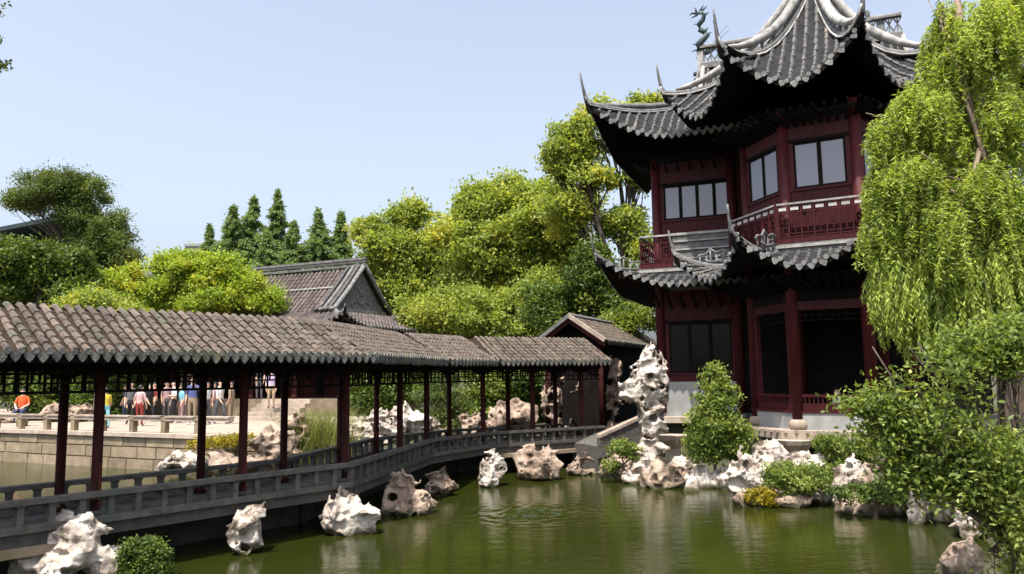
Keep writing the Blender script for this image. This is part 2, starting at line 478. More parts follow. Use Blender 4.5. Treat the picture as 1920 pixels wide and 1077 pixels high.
# water sheet, with a patch of fine real ripples where the surface bubbles
wx = np.unique(np.concatenate([np.linspace(-60, -2, 20), np.arange(-2, 3.4, 0.055), np.linspace(3.4, 12, 8)]))
wy = np.unique(np.concatenate([np.linspace(1, 13.2, 12), np.arange(13.2, 19.2, 0.055), np.linspace(19.2, 60, 14)]))
WX, WY = np.meshgrid(wx, wy, indexing='ij')
rc = P(1003, 962, z=0)
rr = np.sqrt((WX - rc.x) ** 2 + (WY - rc.y) ** 2)
pp = np.stack([WX, WY, WX * 0], -1)
chop = vnoise(pp, 5.0) + 0.6 * vnoise(pp, 11.0, 3)
amp = np.exp(-(rr / 1.15) ** 2)
WZ = amp * (0.010 * np.sin(rr * 22) + 0.020 * chop) + np.exp(-(((WX - rc.x) / .55) ** 2 + ((WY - rc.y) / .3) ** 2)) * 0.03 * (1 + chop)
wi = np.arange(WX.size).reshape(WX.shape)
quads = np.stack([wi[:-1, :-1], wi[1:, :-1], wi[1:, 1:], wi[:-1, 1:]], -1).reshape(-1, 4)
w = link('water', np_mesh('water', np.stack([WX, WY, WZ], -1).reshape(-1, 3), quads, M['water'], True))
tag(w, 'still olive-green pond water with soft reflections', 'water', kind='structure')

# ------------------------------------------------------------------ paved stone terrace across the pond
TA = Vector((-19.4, 29.3)); TT = Vector((0.893, -0.450)); TN = Vector((0.450, 0.893))   # along the front, and inward
T0 = -30.0; T1 = 13.0                                                                   # front edge from TA
TZ = 1.15
terr = thing('stone_terrace', (TA.x, TA.y, 0), 'tan ashlar stone terrace wall rising from the water, people on it', 'terrace')
def tp(s, d, z): 
    p = TA + TT * s + TN * d
    return Vector((p.x, p.y, z))
core = MB()
core.prism([tp(T0, 0.12, 0), tp(T1, 0.12, 0), tp(T1 + 1.0, 6.0, 0), tp(T1 + 2.0, 14.0, 0), tp(T0, 14.0, 0)], -0.9, TZ - 0.02)
core.build('core', M['stone_tan'], terr)
rnd = random.Random(3)
blk = {}
def block_mesh(w_, h_):
    k = (round(w_, 2), round(h_, 2))
    if k not in blk:
        mb = MB(); e = 0.02
        mb.box((0, 0.1, 0), (w_, 0.2, h_))
        mb.box((0, -0.012, 0), (w_ - 0.03, 0.03, h_ - 0.03))
        blk[k] = mb.mesh('stone_block', M['stone_tan'])
    return blk[k]
ax3, in3 = Vector((TT.x, TT.y, 0)), Vector((TN.x, TN.y, 0))
zc = -0.42
for ci, hgt in enumerate((0.38, 0.38, 0.38, 0.37)):
    s = T0 + 17 + (ci % 2) * 0.5
    while s < T1:
        wdt = rnd.choice((0.9, 1.1, 1.3, 1.5))
        if s + wdt > T1: wdt = 0.9
        c = tp(s + wdt / 2, rnd.uniform(0.0, 0.025), zc + hgt / 2)
        link('stone_block', block_mesh(wdt - 0.015, hgt - 0.015), terr, frame4(c, ax3, in3, (0, 0, 1)))
        s += wdt
    zc += hgt
cop = MB(); cop.box(tp((T0 + T1) / 2, 0.16, TZ - 0.04), (T1 - T0, 0.5, 0.13), ax3, in3); cop.build('coping', M['stone_pale'], terr)
fl = MB(); fl.prism([tp(T0, 0.35, 0), tp(T1, 0.35, 0), tp(T1 + 1.0, 6.0, 0), tp(T1 + 2.0, 13.9, 0), tp(T0, 13.9, 0)], TZ - 0.015, TZ + 0.012)
fl.build('paving', M['paving'], terr)

par = thing('stone_parapet', tp(0, 0.15, TZ), 'low open stone rail with square posts edging the far terrace', 'railing')
pm = MB(); pm.box((0, 0, 0.2), (0.2, 0.17, 0.4)); pm.box((0, 0, 0.45), (0.22, 0.2, 0.1)); pm = pm.mesh('post', M['stone_tan'])
rm = MB(); rm.box((0, 0, 0.445), (1.3, 0.2, 0.11)); rm.box((0, 0, 0.525), (1.3, 0.26, 0.05)); rm = rm.mesh('rail', M['stone_pale'])
s = T0 + 16
while s < T1 - 1.4:
    link('post', pm, par, frame4(tp(s, 0.18, TZ + 0.025), ax3, in3, (0, 0, 1)))
    link('rail', rm, par, frame4(tp(s + 0.76, 0.18, TZ + 0.025), ax3, in3, (0, 0, 1)))
    s += 1.53

# ------------------------------------------------------------------ rocks
def rock_mesh(name, blobs, pits, seed, h, mat_, rough=0.12, freq=2.2):
    """blobs/pits: (x, y, z, rx, ry, rz) in local metres"""
    b = np.array(blobs)
    lo = (b[:, :3] - b[:, 3:]).min(0) - 0.25; hi = (b[:, :3] + b[:, 3:]).max(0) + 0.25
    n = np.ceil((hi - lo) / h).astype(int) + 1
    g_ = np.stack(np.meshgrid(*[lo[k] + np.arange(n[k]) * h for k in range(3)], indexing='ij'), -1)
    off = seed * 3.71
    wv = np.stack([vnoise(g_, freq * 0.7, off), vnoise(g_, freq * 0.7, off + 11), vnoise(g_, freq * 0.7, off + 23)], -1)
    q = g_ + wv * 0.16
    f = None
    for x, y, z, rx, ry, rz in blobs:
        r_ = np.array((rx, ry, rz)); mean = r_.min()
        d = (np.sqrt((((q - (x, y, z)) / r_) ** 2).sum(-1)) - 1) * mean
        if f is None: f = d
        else:
            k = 0.12; hh = np.clip(0.5 + 0.5 * (f - d) / k, 0, 1)
            f = f * (1 - hh) + d * hh - k * hh * (1 - hh)
    n1 = vnoise(g_, freq, off + 5); n2 = vnoise(g_, freq * 2.3, off + 9); n3 = vnoise(g_, freq * 5, off + 2)
    f = f + rough * (np.abs(n1) * 3.0 - 0.6) + rough * (np.abs(n2) * 1.5 - 0.3) + rough * (np.abs(n3) * 0.55 - 0.12)
    for x, y, z, rx, ry, rz in pits:
        r_ = np.array((rx, ry, rz)); mean = r_.min()
        d = (np.sqrt((((q - (x, y, z)) / r_) ** 2).sum(-1)) - 1) * mean
        f = np.maximum(f, -d)
    v, qd = surface_nets(f, lo, h)
    # keep the one connected body, drop loose crumbs
    lab = np.arange(len(v))
    for _ in range(400):
        mn = lab[qd].min(1); new = lab.copy()
        for k in range(4): np.minimum.at(new, qd[:, k], mn)
        new = new[new]
        if (new == lab).all(): break
        lab = new
    main = np.bincount(lab).argmax(); keep = lab == main
    idx = np.cumsum(keep) - 1
    return np_mesh(name, v[keep], idx[qd[keep[qd[:, 0]]]], mat_, True)

def boulder(px, py_top, py_base, wpx, label, z=0.0, Y=None, seed=0, kind='rock', n=4, depth=0.8, lean=0.0, group=None, pitn=4, sink=0.25, name='rock'):
    """rock whose foot stands at pixel (px, py_base) on the level z (or at depth Y)"""
    base = P(px, py_base, Y=Y) if Y is not None else P(px, py_base, z=z)
    sc = FPX / base.y
    W = wpx / sc; H = (py_base - py_top) / sc * 0.88
    base = base + Vector((base.x, base.y, 0)).normalized() * (W * depth * 0.38)
    rn = random.Random(seed * 17 + 3)
    blobs = []
    for i in range(n):
        t = (i + 0.5) / n
        hz_ = H * (0.55 + 0.45 * rn.random()) if i else H
        H2 = H; cx = W * (t - 0.5) * 0.75 + (W * 0.05 * rn.uniform(-1, 1))
        if i == 0: cx = W * rn.uniform(-0.15, 0.15)
        rw = W * (0.30 + 0.12 * rn.random())
        blobs.append((cx + lean * hz_ * 0.4, W * depth * rn.uniform(-0.2, 0.2), hz_ / 2 - sink / 2, rw, max(0.15, W * depth * 0.42), (hz_ + sink) / 2))
    pits = []
    for i in range(pitn):
        a = rn.uniform(-0.5, 0.5); zz = rn.uniform(0.15, 0.85) * H; r_ = rn.uniform(0.07, 0.16) * min(W, H)
        pits.append((a * W, -W * depth * 0.45 + rn.uniform(-0.05, 0.1), zz, r_ * rn.uniform(1, 1.7), r_ * 1.2, r_))
    h_ = max(0.022, min(0.06, max(W, H) / 44))
    me = rock_mesh(name, blobs, pits, seed, h_, M[kind], rough=min(0.13, 0.16 * min(W, H)), freq=min(4.0, 2.2 / min(max(W, 0.3), 2)))
    o = link(name, me)
    o.location = base
    tag(o, label, 'rock', group)
    return o

BG = 'pale rocks standing in the pond under the covered bridge'
big = P(135, 1092, z=0)
def world_rock(name, at, blobs, pits, seed, h, kind, label, rough=0.12, freq=2.2, group=None):
    o = link(name, rock_mesh(name, blobs, pits, seed, h, M[kind], rough, freq)); o.location = at
    return tag(o, label, 'rock', group)
world_rock('rock', big, [(0.05, 0.0, 0.35, .62, .42, .55), (0.10, -.05, .70, .30, .26, .28), (-.38, -.05, .28, .36, .3, .26), (.42, .05, .28, .25, .3, .42)],
           [(-.08, -.42, .62, .17, .16, .10), (.0, -.40, .42, .22, .16, .07), (-.4, -.35, .36, .12, .1, .07), (.38, -.36, .2, .1, .1, .14)], 1, 0.024, 'rock',
           'large pale boulder with scooped hollows beside the clipped bush below the bridge rail', 0.10, 2.4)
boulder(90, 1062, 1120, 70, 'small pale rock at the foot of the large hollowed boulder', seed=2, pitn=1)
world_rock('rock', P(466, 1036, z=0), [(.02, 0, .25, .30, .24, .40), (.08, 0, .62, .24, .2, .2), (-.12, 0, .3, .2, .2, .3)], [(-.1, -.22, .5, .04, .1, .3), (.15, -.22, .25, .1, .1, .14)], 3, 0.020, 'rock',
           'upright pale rock standing free in the pond before the bridge deck', 0.07, 3.2)
boulder(640, 922, 990, 84, 'wide dark-footed rock with a bright ragged cap under the bridge, beside the upright free rock', seed=4, Y=14.5, pitn=4, lean=.2)
boulder(760, 884, 956, 76, 'brown-shaded pitted rock under the bend of the bridge', seed=5, Y=16.5, pitn=3, kind='rock_brown')  # brown material puts the shade under the bridge into the rock colour
boulder(825, 876, 926, 60, 'low brown-shaded rock tucked under the bridge just past its bend', seed=6, Y=18.8, pitn=2, kind='rock_brown')  # brown here too stands in for the bridge's shade
boulder(912, 850, 906, 48, 'narrow grey rock pier with one white side under the bridge', seed=7, Y=20.4, pitn=2)
boulder(1005, 838, 895, 76, 'broad sunlit tan rock pier under the far span of the bridge', seed=8, Y=21.5, kind='rock_brown', pitn=3)
boulder(1085, 850, 893, 50, 'low dark rock under the bridge end beside the bank', seed=9, Y=22.6, kind='rock_brown', pitn=2)

# tall standing scholar stone
S = FPX / 21.6
st = P(1222, 868, Y=21.6)
def sp(px, py): 
    q = P(px, py, Y=21.6) - st
    return q.x, q.z
bl = []
for px, py, rx, rz in ((1222, 700, 30, 48), (1195, 735, 34, 24), (1230, 750, 24, 34), (1222, 800, 17, 40), (1206, 790, 9, 40), (1240, 800, 9, 40), (1223, 845, 28, 26), (1210, 690, 18, 26), (1235, 700, 16, 30)):
    x, z = sp(px, py); bl.append((x, 0, z, rx / S, max(.22, rx / S * .75), rz / S))
pt = []
for px, py, r_ in ((1222, 782, 11), (1197, 722, 7), (1222, 668, 6), (1212, 708, 6), (1224, 738, 6), (1238, 724, 5), (1207, 752, 5), (1232, 690, 5)):
    x, z = sp(px, py); pt.append((x, -.12 if r_ < 10 else 0, z, r_ / S, .22 if r_ < 10 else .8, r_ / S))
world_rock('standing_stone', st, bl, pt, 10, 0.034, 'rock', 'tall pierced pale scholar stone standing upright on the bank by the ramp', 0.085, 3.0)

BK = [ (1165, 845, 900, 80, 'pinkish pitted rock at the water edge below the ramp', 11, 'rock_brown', 0),
       (1215, 842, 908, 70, 'pitted rock at the foot of the tall standing stone', 12, 'rock', 0),
       (1235, 872, 916, 80, 'dark-based rock at the water edge before the standing stone', 13, 'rock_brown', 0),
       (1275, 858, 892, 60, 'low white rock beside the standing stone and the round shrub', 14, 'rock', 0.15),
       (1325, 868, 916, 90, 'flat white rock with dark pits overhanging the water below the round shrub', 15, 'rock', 0),
       (1392, 846, 925, 62, 'leaning pink and white rock between the round shrub and the high bank boulder', 16, 'rock', 0.1),
       (1437, 822, 905, 92, 'high grey-shouldered bank boulder in front of the stone pier', 17, 'rock', 0.2),
       (1520, 848, 900, 76, 'long pale slab rock behind the fern clump', 18, 'rock', 0.35),
       (1397, 925, 950, 50, 'brown crumbly rock at the water edge beside the yellow plant', 19, 'rock_brown', 0),
       (1470, 925, 952, 80, 'low brown rocks below the fern clump at the waterline', 20, 'rock_brown', 0),
       (1562, 880, 945, 74, 'rounded pink boulder at the waterline beside the fern clump', 21, 'rock', 0),
       (1612, 862, 945, 76, 'tall pinkish bank boulder with deep dark clefts', 22, 'rock', 0.12),
       (1668, 858, 955, 84, 'jagged tan rock half behind the leafy branches', 23, 'rock_brown', 0.1),
       (1735, 880, 970, 90, 'pale rock under the leafy branches past the jagged tan rock', 24, 'rock', 0.1),
       (1300, 905, 922, 34, 'tiny pale stone poking out of the water below the flat white rock', 25, 'rock', 0),
       (1620, 940, 966, 110, 'flat green-stained ledge just above the waterline', 26, 'rock_brown', 0) ]
for px, yt, yb, w_, lab, sd, kd, z_ in BK:
    boulder(px, yt, yb, w_, lab, z=z_, seed=sd, kind=kd, pitn=5)
SB = 'small rocks along the pavilion bank'
rs = random.Random(77)
for i, (px, yb) in enumerate(((1150, 893), (1190, 908), (1262, 905), (1290, 898), (1350, 905), (1372, 918), (1418, 930), (1448, 940), (1500, 940), (1528, 945), (1585, 945), (1640, 955), (1545, 930), (1690, 965), (1460, 915), (1240, 885), (1600, 925), (1655, 935))):
    boulder(px, yb - rs.uniform(22, 42), yb, rs.uniform(34, 56), 'small jagged rock in the broken line of stones along the pavilion bank', seed=80 + i, kind=rs.choice(('rock', 'rock', 'rock_brown')), pitn=3, n=3, group=SB)
boulder(1835, 915, 1010, 90, 'white rock seen through the leafy branches above the water', seed=27, z=0.0, pitn=5)
boulder(1806, 1025, 1088, 76, 'brown rock at the foot of the leafy bank tree', seed=28, z=0.0, kind='rock_brown', pitn=3)
# rocks beyond the bridge
FAR = [ (345, 846, 876, 70, 'low pale rock at the end of the terrace wall', 30, 'rock', 23.5),
        (425, 842, 876, 80, 'long pale rock below the yellow-green ground plants', 31, 'rock_brown', 22.6),
        (505, 790, 860, 80, 'pale boulder pile at the terrace corner beside the reeds', 32, 'rock_brown', 22.8),
        (548, 760, 850, 60, 'tan boulder against the tall reeds', 33, 'rock_brown', 24.0),
        (672, 785, 838, 60, 'pale rock between two bridge posts beside the tall reeds', 34, 'rock', 25.0),
        (720, 762, 820, 50, 'white upright rock in front of the pine behind the bridge', 35, 'rock', 25.8),
        (765, 757, 815, 70, 'pitted white rock between the upright white rock and the small pine', 36, 'rock', 26.0),
        (812, 785, 815, 40, 'small tan rock at the foot of the small pine', 37, 'rock_brown', 26.2),
        (882, 762, 808, 56, 'tan rock beside the small pine behind the bridge', 38, 'rock_brown', 27.0),
        (960, 742, 808, 96, 'broad honeycombed tan rock behind the bridge', 39, 'rock_brown', 27.4) ]
for px, yt, yb, w_, lab, sd, kd, Y_ in FAR:
    boulder(px, yt, yb, w_, lab, Y=Y_, seed=sd, kind=kd, pitn=6)
# the big rockery behind the end of the bridge
S2 = FPX / 28.2; rk = P(1085, 822, Y=28.2)
bl = []; pt = []
for px, py, rx, rz in ((1045, 760, 26, 60), (1080, 720, 34, 36), (1110, 760, 24, 60), (1140, 745, 24, 60), (1065, 800, 40, 26), (1125, 800, 40, 22), (1150, 700, 16, 26)):
    q = P(px, py, Y=28.2) - rk; bl.append((q.x, 0, q.z, rx / S2, .55, rz / S2))
for px, py, r_ in ((1075, 755, 13), (1082, 788, 11), (1125, 745, 7), (1138, 782, 9), (1050, 722, 7), (1100, 712, 7), (1152, 760, 7), (1055, 775, 6), (1112, 790, 8), (1145, 720, 6), (1035, 745, 6), (1068, 715, 7)):
    q = P(px, py, Y=28.2) - rk; pt.append((q.x, -.2, q.z, r_ / S2, .6, r_ / S2 * 1.15))
world_rock('rockery', rk, bl, pt, 40, 0.05, 'rock_brown', 'large honeycombed brown rockery with caves behind the end of the bridge', 0.12, 2.6)
# garden rocks on the terrace, behind the people
for i, (px, yt, yb, w_, lab) in enumerate(((8, 768, 792, 40, 'pale garden rock beside the person in orange on the terrace'), (100, 756, 784, 50, 'grey garden rock in front of the dark hedge on the terrace'), (152, 752, 782, 46, 'dark grey garden rock partly behind a bridge post'))):
    boulder(px, yt, yb, w_, lab, Y=33.5, seed=50 + i, kind='rock_brown', pitn=4)
# ------------------------------------------------------------------ tiled roof patches
def drip_mesh(name, w_, h_, mat_):
    """scalloped end tile: plate in the local XZ plane hanging from z = 0, facing -Y"""
    out = [(-.5, 0), (.5, 0), (.46, -.38), (.24, -.74), (0, -1), (-.24, -.74), (-.46, -.38)]
    mb = MB(); n = len(out)
    vs_ = [(x * w_, -0.02, z * h_) for x, z in out] + [(x * w_, 0.02, z * h_) for x, z in out]
    mb.add(vs_, [tuple(range(n))[::-1], tuple(range(n, 2 * n))] + [(i, (i + 1) % n, n + (i + 1) % n, n + i) for i in range(n)])
    mb.tube([(w_ * .5, -0.03, 0.02), (w_ * .5, 0.02, 0.02)], w_ * .34, 8, True)
    return mb.mesh(name, mat_)

class Patch:
    """one sloping roof face. E0->E1: eave in plan, the inside of the roof on the left-hand side; D: depth; a0, a1: how far the ends move in by depth D"""
    def __init__(s, E0, E1, D, a0, a1, zf, lift0=0, lift1=0, RL=1.6, flare=0.0, d0=0.0):
        s.E0, s.E1 = V2(E0), V2(E1)
        v = s.E1 - s.E0; s.L = v.length; s.t = v / s.L
        s.inn = Vector((-s.t.y, s.t.x)); s.D = D; s.a0, s.a1 = a0, a1
        s.zf, s.l0, s.l1, s.RL, s.fl, s.d0 = zf, lift0, lift1, RL, flare, d0
    def xl(s, d): return s.a0 * d / s.D
    def xr(s, d): return s.L - s.a1 * d / s.D
    def pt(s, x, d, up=0.0):
        f = max(0.0, 1 - d / s.D) ** 1.6
        k0 = max(0.0, 1 - (x - s.xl(d)) / s.RL) ** 2.0 * f if (s.l0 or s.fl) else 0
        k1 = max(0.0, 1 - (s.xr(d) - x) / s.RL) ** 2.0 * f if (s.l1 or s.fl) else 0
        if not s.l0: k0 = 0
        if not s.l1: k1 = 0
        p = s.E0 + s.t * (x - k0 * s.fl + k1 * s.fl) + s.inn * (d - (k0 + k1) * s.fl)
        return Vector((p.x, p.y, s.zf(d + s.d0) + k0 * s.l0 + k1 * s.l1 + up))
    def surface(s, mb, nd=7, nx=14, up=0.0, d1=1.0):
        g_ = []
        for i in range(nd):
            d = s.D * d1 * i / (nd - 1)
            a, b = s.xl(d), s.xr(d)
            g_.append([s.pt(a + (b - a) * (0.5 - 0.5 * math.cos(math.pi * j / (nx - 1))), d, up) for j in range(nx)])
        mb.sheet(g_)
    def rows(s, parent, spacing, rad, row_mat, drip, start=None, nseg=6, over=None, drop=0.0, drips=True, dmin=0.0, jit=0.012, bury=0.25, tile=0.2):
        n = max(1, int(s.L / spacing)); x0 = (s.L - (n - 1) * spacing) / 2 if start is None else start
        rn = random.Random(int(abs(s.E0.x * 91 + s.E0.y * 37) * 100))
        x = x0
        while x < s.L + 3 and (start is not None or x <= s.L - x0 + 1e-6):
            # depth range in which this row lies inside the patch
            lo, hi = dmin, s.D
            if s.a0 > 0 and x < s.a0: hi = min(hi, s.D * x / s.a0)
            if s.a0 < 0 and x < 0: lo = max(lo, s.D * x / s.a0)
            if s.a1 > 0 and x > s.L - s.a1: hi = min(hi, s.D * (s.L - x) / s.a1)
            if s.a1 < 0 and x > s.L: lo = max(lo, s.D * (s.L - x) / s.a1)
            if s.a0 < 0 and x < s.a0: x += spacing; continue
            if hi - lo > 0.12:
                jx = rn.uniform(-jit, jit)
                # each row is a chain of overlapping barrel tiles
                nt = max(2, int(round((hi - lo) / tile))); pts = []; rr_ = []
                for i in range(nt):
                    jj = x + jx + rn.uniform(-jit, jit) * .7; uu = rn.uniform(-.005, .005); q_ = rad * rn.uniform(.93, 1.07)
                    pts += [s.pt(jj, lo + (hi - lo) * (i + .0) / nt, rad * bury + uu + .008), s.pt(jj, lo + (hi - lo) * (i + .97) / nt, rad * bury + uu - .006)]
                    rr_ += [q_ * 1.06, q_ * .88]
                if over and hi >= s.D - 1e-6:
                    pts += [over(s, x + jx, k) for k in (0.35, 0.75, 1.0)]; rr_ += [rad * 1.05, rad * 1.05, rad * .9]
                MB().tube(pts, rr_, 6).build('tile_row', row_mat, parent)
                if drips and lo < 0.02 + dmin:
                    p = s.pt(x + spacing / 2, 0.0, 0.01)
                    if s.xl(0) < x + spacing / 2 < s.xr(0):
                        q = s.pt(x + spacing / 2 + 0.1, 0.0); q0 = s.pt(x + spacing / 2 - 0.1, 0.0)
                        tx = (q - q0).normalized()
                        oy = Vector((s.inn.x, s.inn.y, 0)); oy = (oy - tx * oy.dot(tx)).normalized()
                        tw = R(rn.uniform(-5, 5))
                        oz = tx.cross(oy)
                        tx2 = (tx * math.cos(tw) + oz * math.sin(tw)); oz2 = tx2.cross(oy)
                        sc_ = rn.uniform(.9, 1.1)
                        link('drip_tile', drip, parent, frame4(p - oy * .015, tx2 * sc_, oy * sc_, oz2 * sc_))
            x += spacing

# ------------------------------------------------------------------ the covered bridge
def NP(px, Y): 
    p = P(px, 800, Y=Y); return Vector((p.x, p.y))
K1 = NP(648, 15.3); K2 = NP(800, 20.7); K3 = NP(906, 23.0); c1000 = NP(1000, 24.0); 
dA = (K1 - NP(185, 11.9)).normalized()
K0 = K1 - dA * 9.6
dD = (NP(1100, 24.9) - K3).normalized()
K4 = K3 + dD * 4.3
KS = [K0, K1, K2, K3, K4]
ZD, ZR, ZE, ZC = 0.78, 1.23, 3.26, 3.98       # deck, rail top, eave, crest
WB = 1.5
def perp(d): return Vector((-d.y, d.x))       # to the far side
def offs(o):
    """the near line moved by o to the far side, mitred"""
    out = []
    for i, k in enumerate(KS):
        d0 = (KS[i] - KS[i - 1]).normalized() if i > 0 else (KS[1] - KS[0]).normalized()
        d1 = (KS[i + 1] - KS[i]).normalized() if i < len(KS) - 1 else d0
        n = (perp(d0) + perp(d1)).normalized()
        out.append(k + n * (o / n.dot(perp(d1))))
    return out
br = thing('covered_bridge', (K1.x, K1.y, 0), 'long tile-roofed covered footbridge zigzagging low over the green pond', 'bridge')
drip_b = drip_mesh('drip_tile', 0.142, 0.14, M['drip'])
OV = 0.62
E = offs(-OV); C = offs(WB / 2); B = offs(WB + OV)
span = OV + WB / 2
def zf_b(d):
    v = d / span
    return ZE + (ZC - ZE) * (0.86 * v + 0.5 * v * (1 - v) * -0.25 + 0.14 * v - 0.10 * max(0, v - .8) / .2 * 0)
for i in range(4):
    t_ = (KS[i + 1] - KS[i]).normalized()
    inn = perp(t_)
    L_ = (E[i + 1] - E[i]).length
    a0 = (C[i] - E[i]).dot(t_); a1 = (E[i + 1] - C[i + 1]).dot(t_)
    pa = Patch(E[i], E[i + 1], span, a0, a1, zf_b)
    bed = MB(); pa.surface(bed, 6, 8); pa.surface(bed, 6, 8, -0.09)
    # far slope
    g_ = []
    for k in range(6):
        v = k / 5
        a = C[i].lerp(B[i], v); b = C[i + 1].lerp(B[i + 1], v)
        z_ = zf_b(span * (1 - v)) - 0.004
        g_.append([Vector((*a.lerp(b, j / 6), z_)) for j in range(7)])
    bed.sheet(g_)
    rf = bed.build('roof', M['tile_bed'], br)
    def over(s, x, k):
        p = s.E0 + s.t * x + s.inn * (s.D + 0.30 * k)
        return Vector((p.x, p.y, ZC + 0.055 + 0.03 * math.sin(k * math.pi) - 0.16 * k * k))
    pa.rows(rf, 0.168, 0.051, M['tile_brown'], drip_b, start=0.1, nseg=6, over=over, bury=0.55)
    # eave board, soffit beam and hanging lattice
    for o_, nm in ((0.0, 'eave_beam'), (WB, 'eave_beam')):
        a = offs(o_)
        mb = MB(); mb.bar((*a[i], 3.13), (*a[i + 1], 3.13), 0.12, 0.2); mb.build(nm, M['wood_dark'], br)
    fa = offs(-OV + 0.03)
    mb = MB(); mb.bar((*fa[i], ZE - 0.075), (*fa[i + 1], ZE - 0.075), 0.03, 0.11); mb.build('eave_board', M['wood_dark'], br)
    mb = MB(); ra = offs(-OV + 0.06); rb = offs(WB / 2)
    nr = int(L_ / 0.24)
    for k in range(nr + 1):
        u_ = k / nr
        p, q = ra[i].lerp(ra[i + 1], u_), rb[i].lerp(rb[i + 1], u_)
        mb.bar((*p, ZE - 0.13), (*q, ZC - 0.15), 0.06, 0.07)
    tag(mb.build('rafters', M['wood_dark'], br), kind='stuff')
    for o_ in (0.0, WB):
        a = offs(o_)
        mb = MB()
        d = (a[i + 1] - a[i]); n_ = max(2, int(d.length / 0.17))
        for zz in (2.99, 2.84, 2.70):
            mb.bar((*a[i], zz), (*a[i + 1], zz), 0.035, 0.028)
        for k in range(n_):
            p = a[i] + d * (k / n_)
            zz0 = 2.70 if k % 3 else 2.84
            mb.bar((*p, zz0), (*p, 3.04), 0.03, 0.028, (1, 0, 0))
            if k % 3 == 1:
                p2 = a[i] + d * ((k + 1) / n_)
                mb.bar((*p, 2.92), (*p2, 2.92), 0.028, 0.026)
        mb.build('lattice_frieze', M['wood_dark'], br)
    # deck
    e0, e1 = offs(-0.14), offs(WB + 0.14)
    mb = MB(); mb.prism([e0[i], e0[i + 1], e1[i + 1], e1[i]], ZD - 0.19, ZD - 0.003 * i); mb.build('deck', M['stone_rail'], br)
    for o_ in (-0.13, WB + 0.13):
        a = offs(o_)
        # rail: kerb, cap, posts, recessed slab behind
        mb = MB(); mb.bar((*a[i], ZR - 0.035), (*a[i + 1], ZR - 0.035), 0.20, 0.075); mb.build('rail_cap', M['stone_rail'], br)
        mb = MB(); mb.bar((*a[i], ZD + 0.045), (*a[i + 1], ZD + 0.045), 0.16, 0.10); mb.build('kerb', M['stone_rail'], br)
        d = a[i + 1] - a[i]; L2 = d.length; n_ = int(round(L2 / 0.40)); t2 = d / L2
        key = 'post_mesh'
        if key not in blk:
            mb = MB(); mb.box((0, 0, 0), (0.085, 0.11, 0.31)); mb.box((0, 0, 0.13), (0.12, 0.12, 0.045)); blk[key] = mb.mesh('rail_post', M['stone_rail'])
        for k in range(n_ + 1):
            if k == n_ and i < 3: continue
            p = a[i] + d * (k / n_)
            link('rail_post', blk[key], br, frame4((p.x, p.y, ZD + 0.24), (t2.x, t2.y, 0), (-t2.y, t2.x, 0), (0, 0, 1)))
            if o_ < 0 and k < n_:
                # little cusped spandrels under the cap
                m_ = a[i] + d * ((k + 0.5) / n_)
                if 'spandrel' not in blk:
                    mb = MB(); mb.box((0, 0.03, 0.115), (0.31, 0.03, 0.05)); mb.box((-.12, 0.03, 0.07), (0.06, 0.03, 0.05)); mb.box((.12, 0.03, 0.07), (0.06, 0.03, 0.05)); mb.box((0, 0.03, -.10), (0.31, 0.03, 0.05))
                    blk['spandrel'] = mb.mesh('spandrel', M['stone_rail'])
                link('spandrel', blk['spandrel'], br, frame4((m_.x, m_.y, ZD + 0.24), (t2.x, t2.y, 0), (-t2.y, t2.x, 0), (0, 0, 1)))
    a = offs(WB * .8)
    MB().bar((*a[i], .05), (*a[i + 1], .05), .3, 1.05).build('underdeck_shade_wall', M['wet_stone'], br)  # added dark wall, closes the bright view through under the deck
    if i in (0, 3):
        a = offs(-0.20)
        mb = MB(); mb.bar((*a[i], ZD - 0.25), (*(a[i + 1] if i else a[i].lerp(a[i + 1], 0.50)), ZD - 0.25), 0.20, 0.11); mb.build('lower_beam', M['stone_tan'], br)
# columns: pixel columns of the photograph give the spacing along the near line
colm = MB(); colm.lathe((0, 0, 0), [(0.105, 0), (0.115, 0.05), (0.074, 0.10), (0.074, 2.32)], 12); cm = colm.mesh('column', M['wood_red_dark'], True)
posn = [K1 - dA * 6.9, NP(185, 11.9), NP(462, 13.62), K1, K1.lerp(K2, 0.60), K2, K3, K3 + dD * 1.72, K3 + dD * 3.55]
posn[1] = K1 - dA * (posn[1] - K1).length; posn[2] = K1 - dA * (posn[2] - K1).length
CC = offs(WB)
for k, p in enumerate(posn):
    if k == 3: q = CC[1]
    elif k == 5: q = CC[2]
    elif k == 6: q = CC[3]
    else:
        d = dA if k < 3 else ((K2 - K1).normalized() if k == 4 else dD)
        q = p + perp(d) * WB
    for c_ in (p, q):
        link('column', cm, br, Matrix.Translation((c_.x, c_.y, ZD)))
    mb = MB(); mb.bar((*p, 3.12), (*q, 3.12), 0.11, 0.16); mb.build('tie_beam', M['wood_dark'], br)
    # corbels beside the column heads
    mb = MB()
    d = dA if k < 3 else ((K2 - K1).normalized() if k in (4, 5) else dD)
    for c_ in (p, q):
        mb = MB()
        for sg in (-1, 1):
            mb.bar((c_.x, c_.y, 2.92), (c_.x + d.x * .3 * sg, c_.y + d.y * .3 * sg, 3.04), .04, .09)
        mb.build('corbel', M['wood_dark'], br)
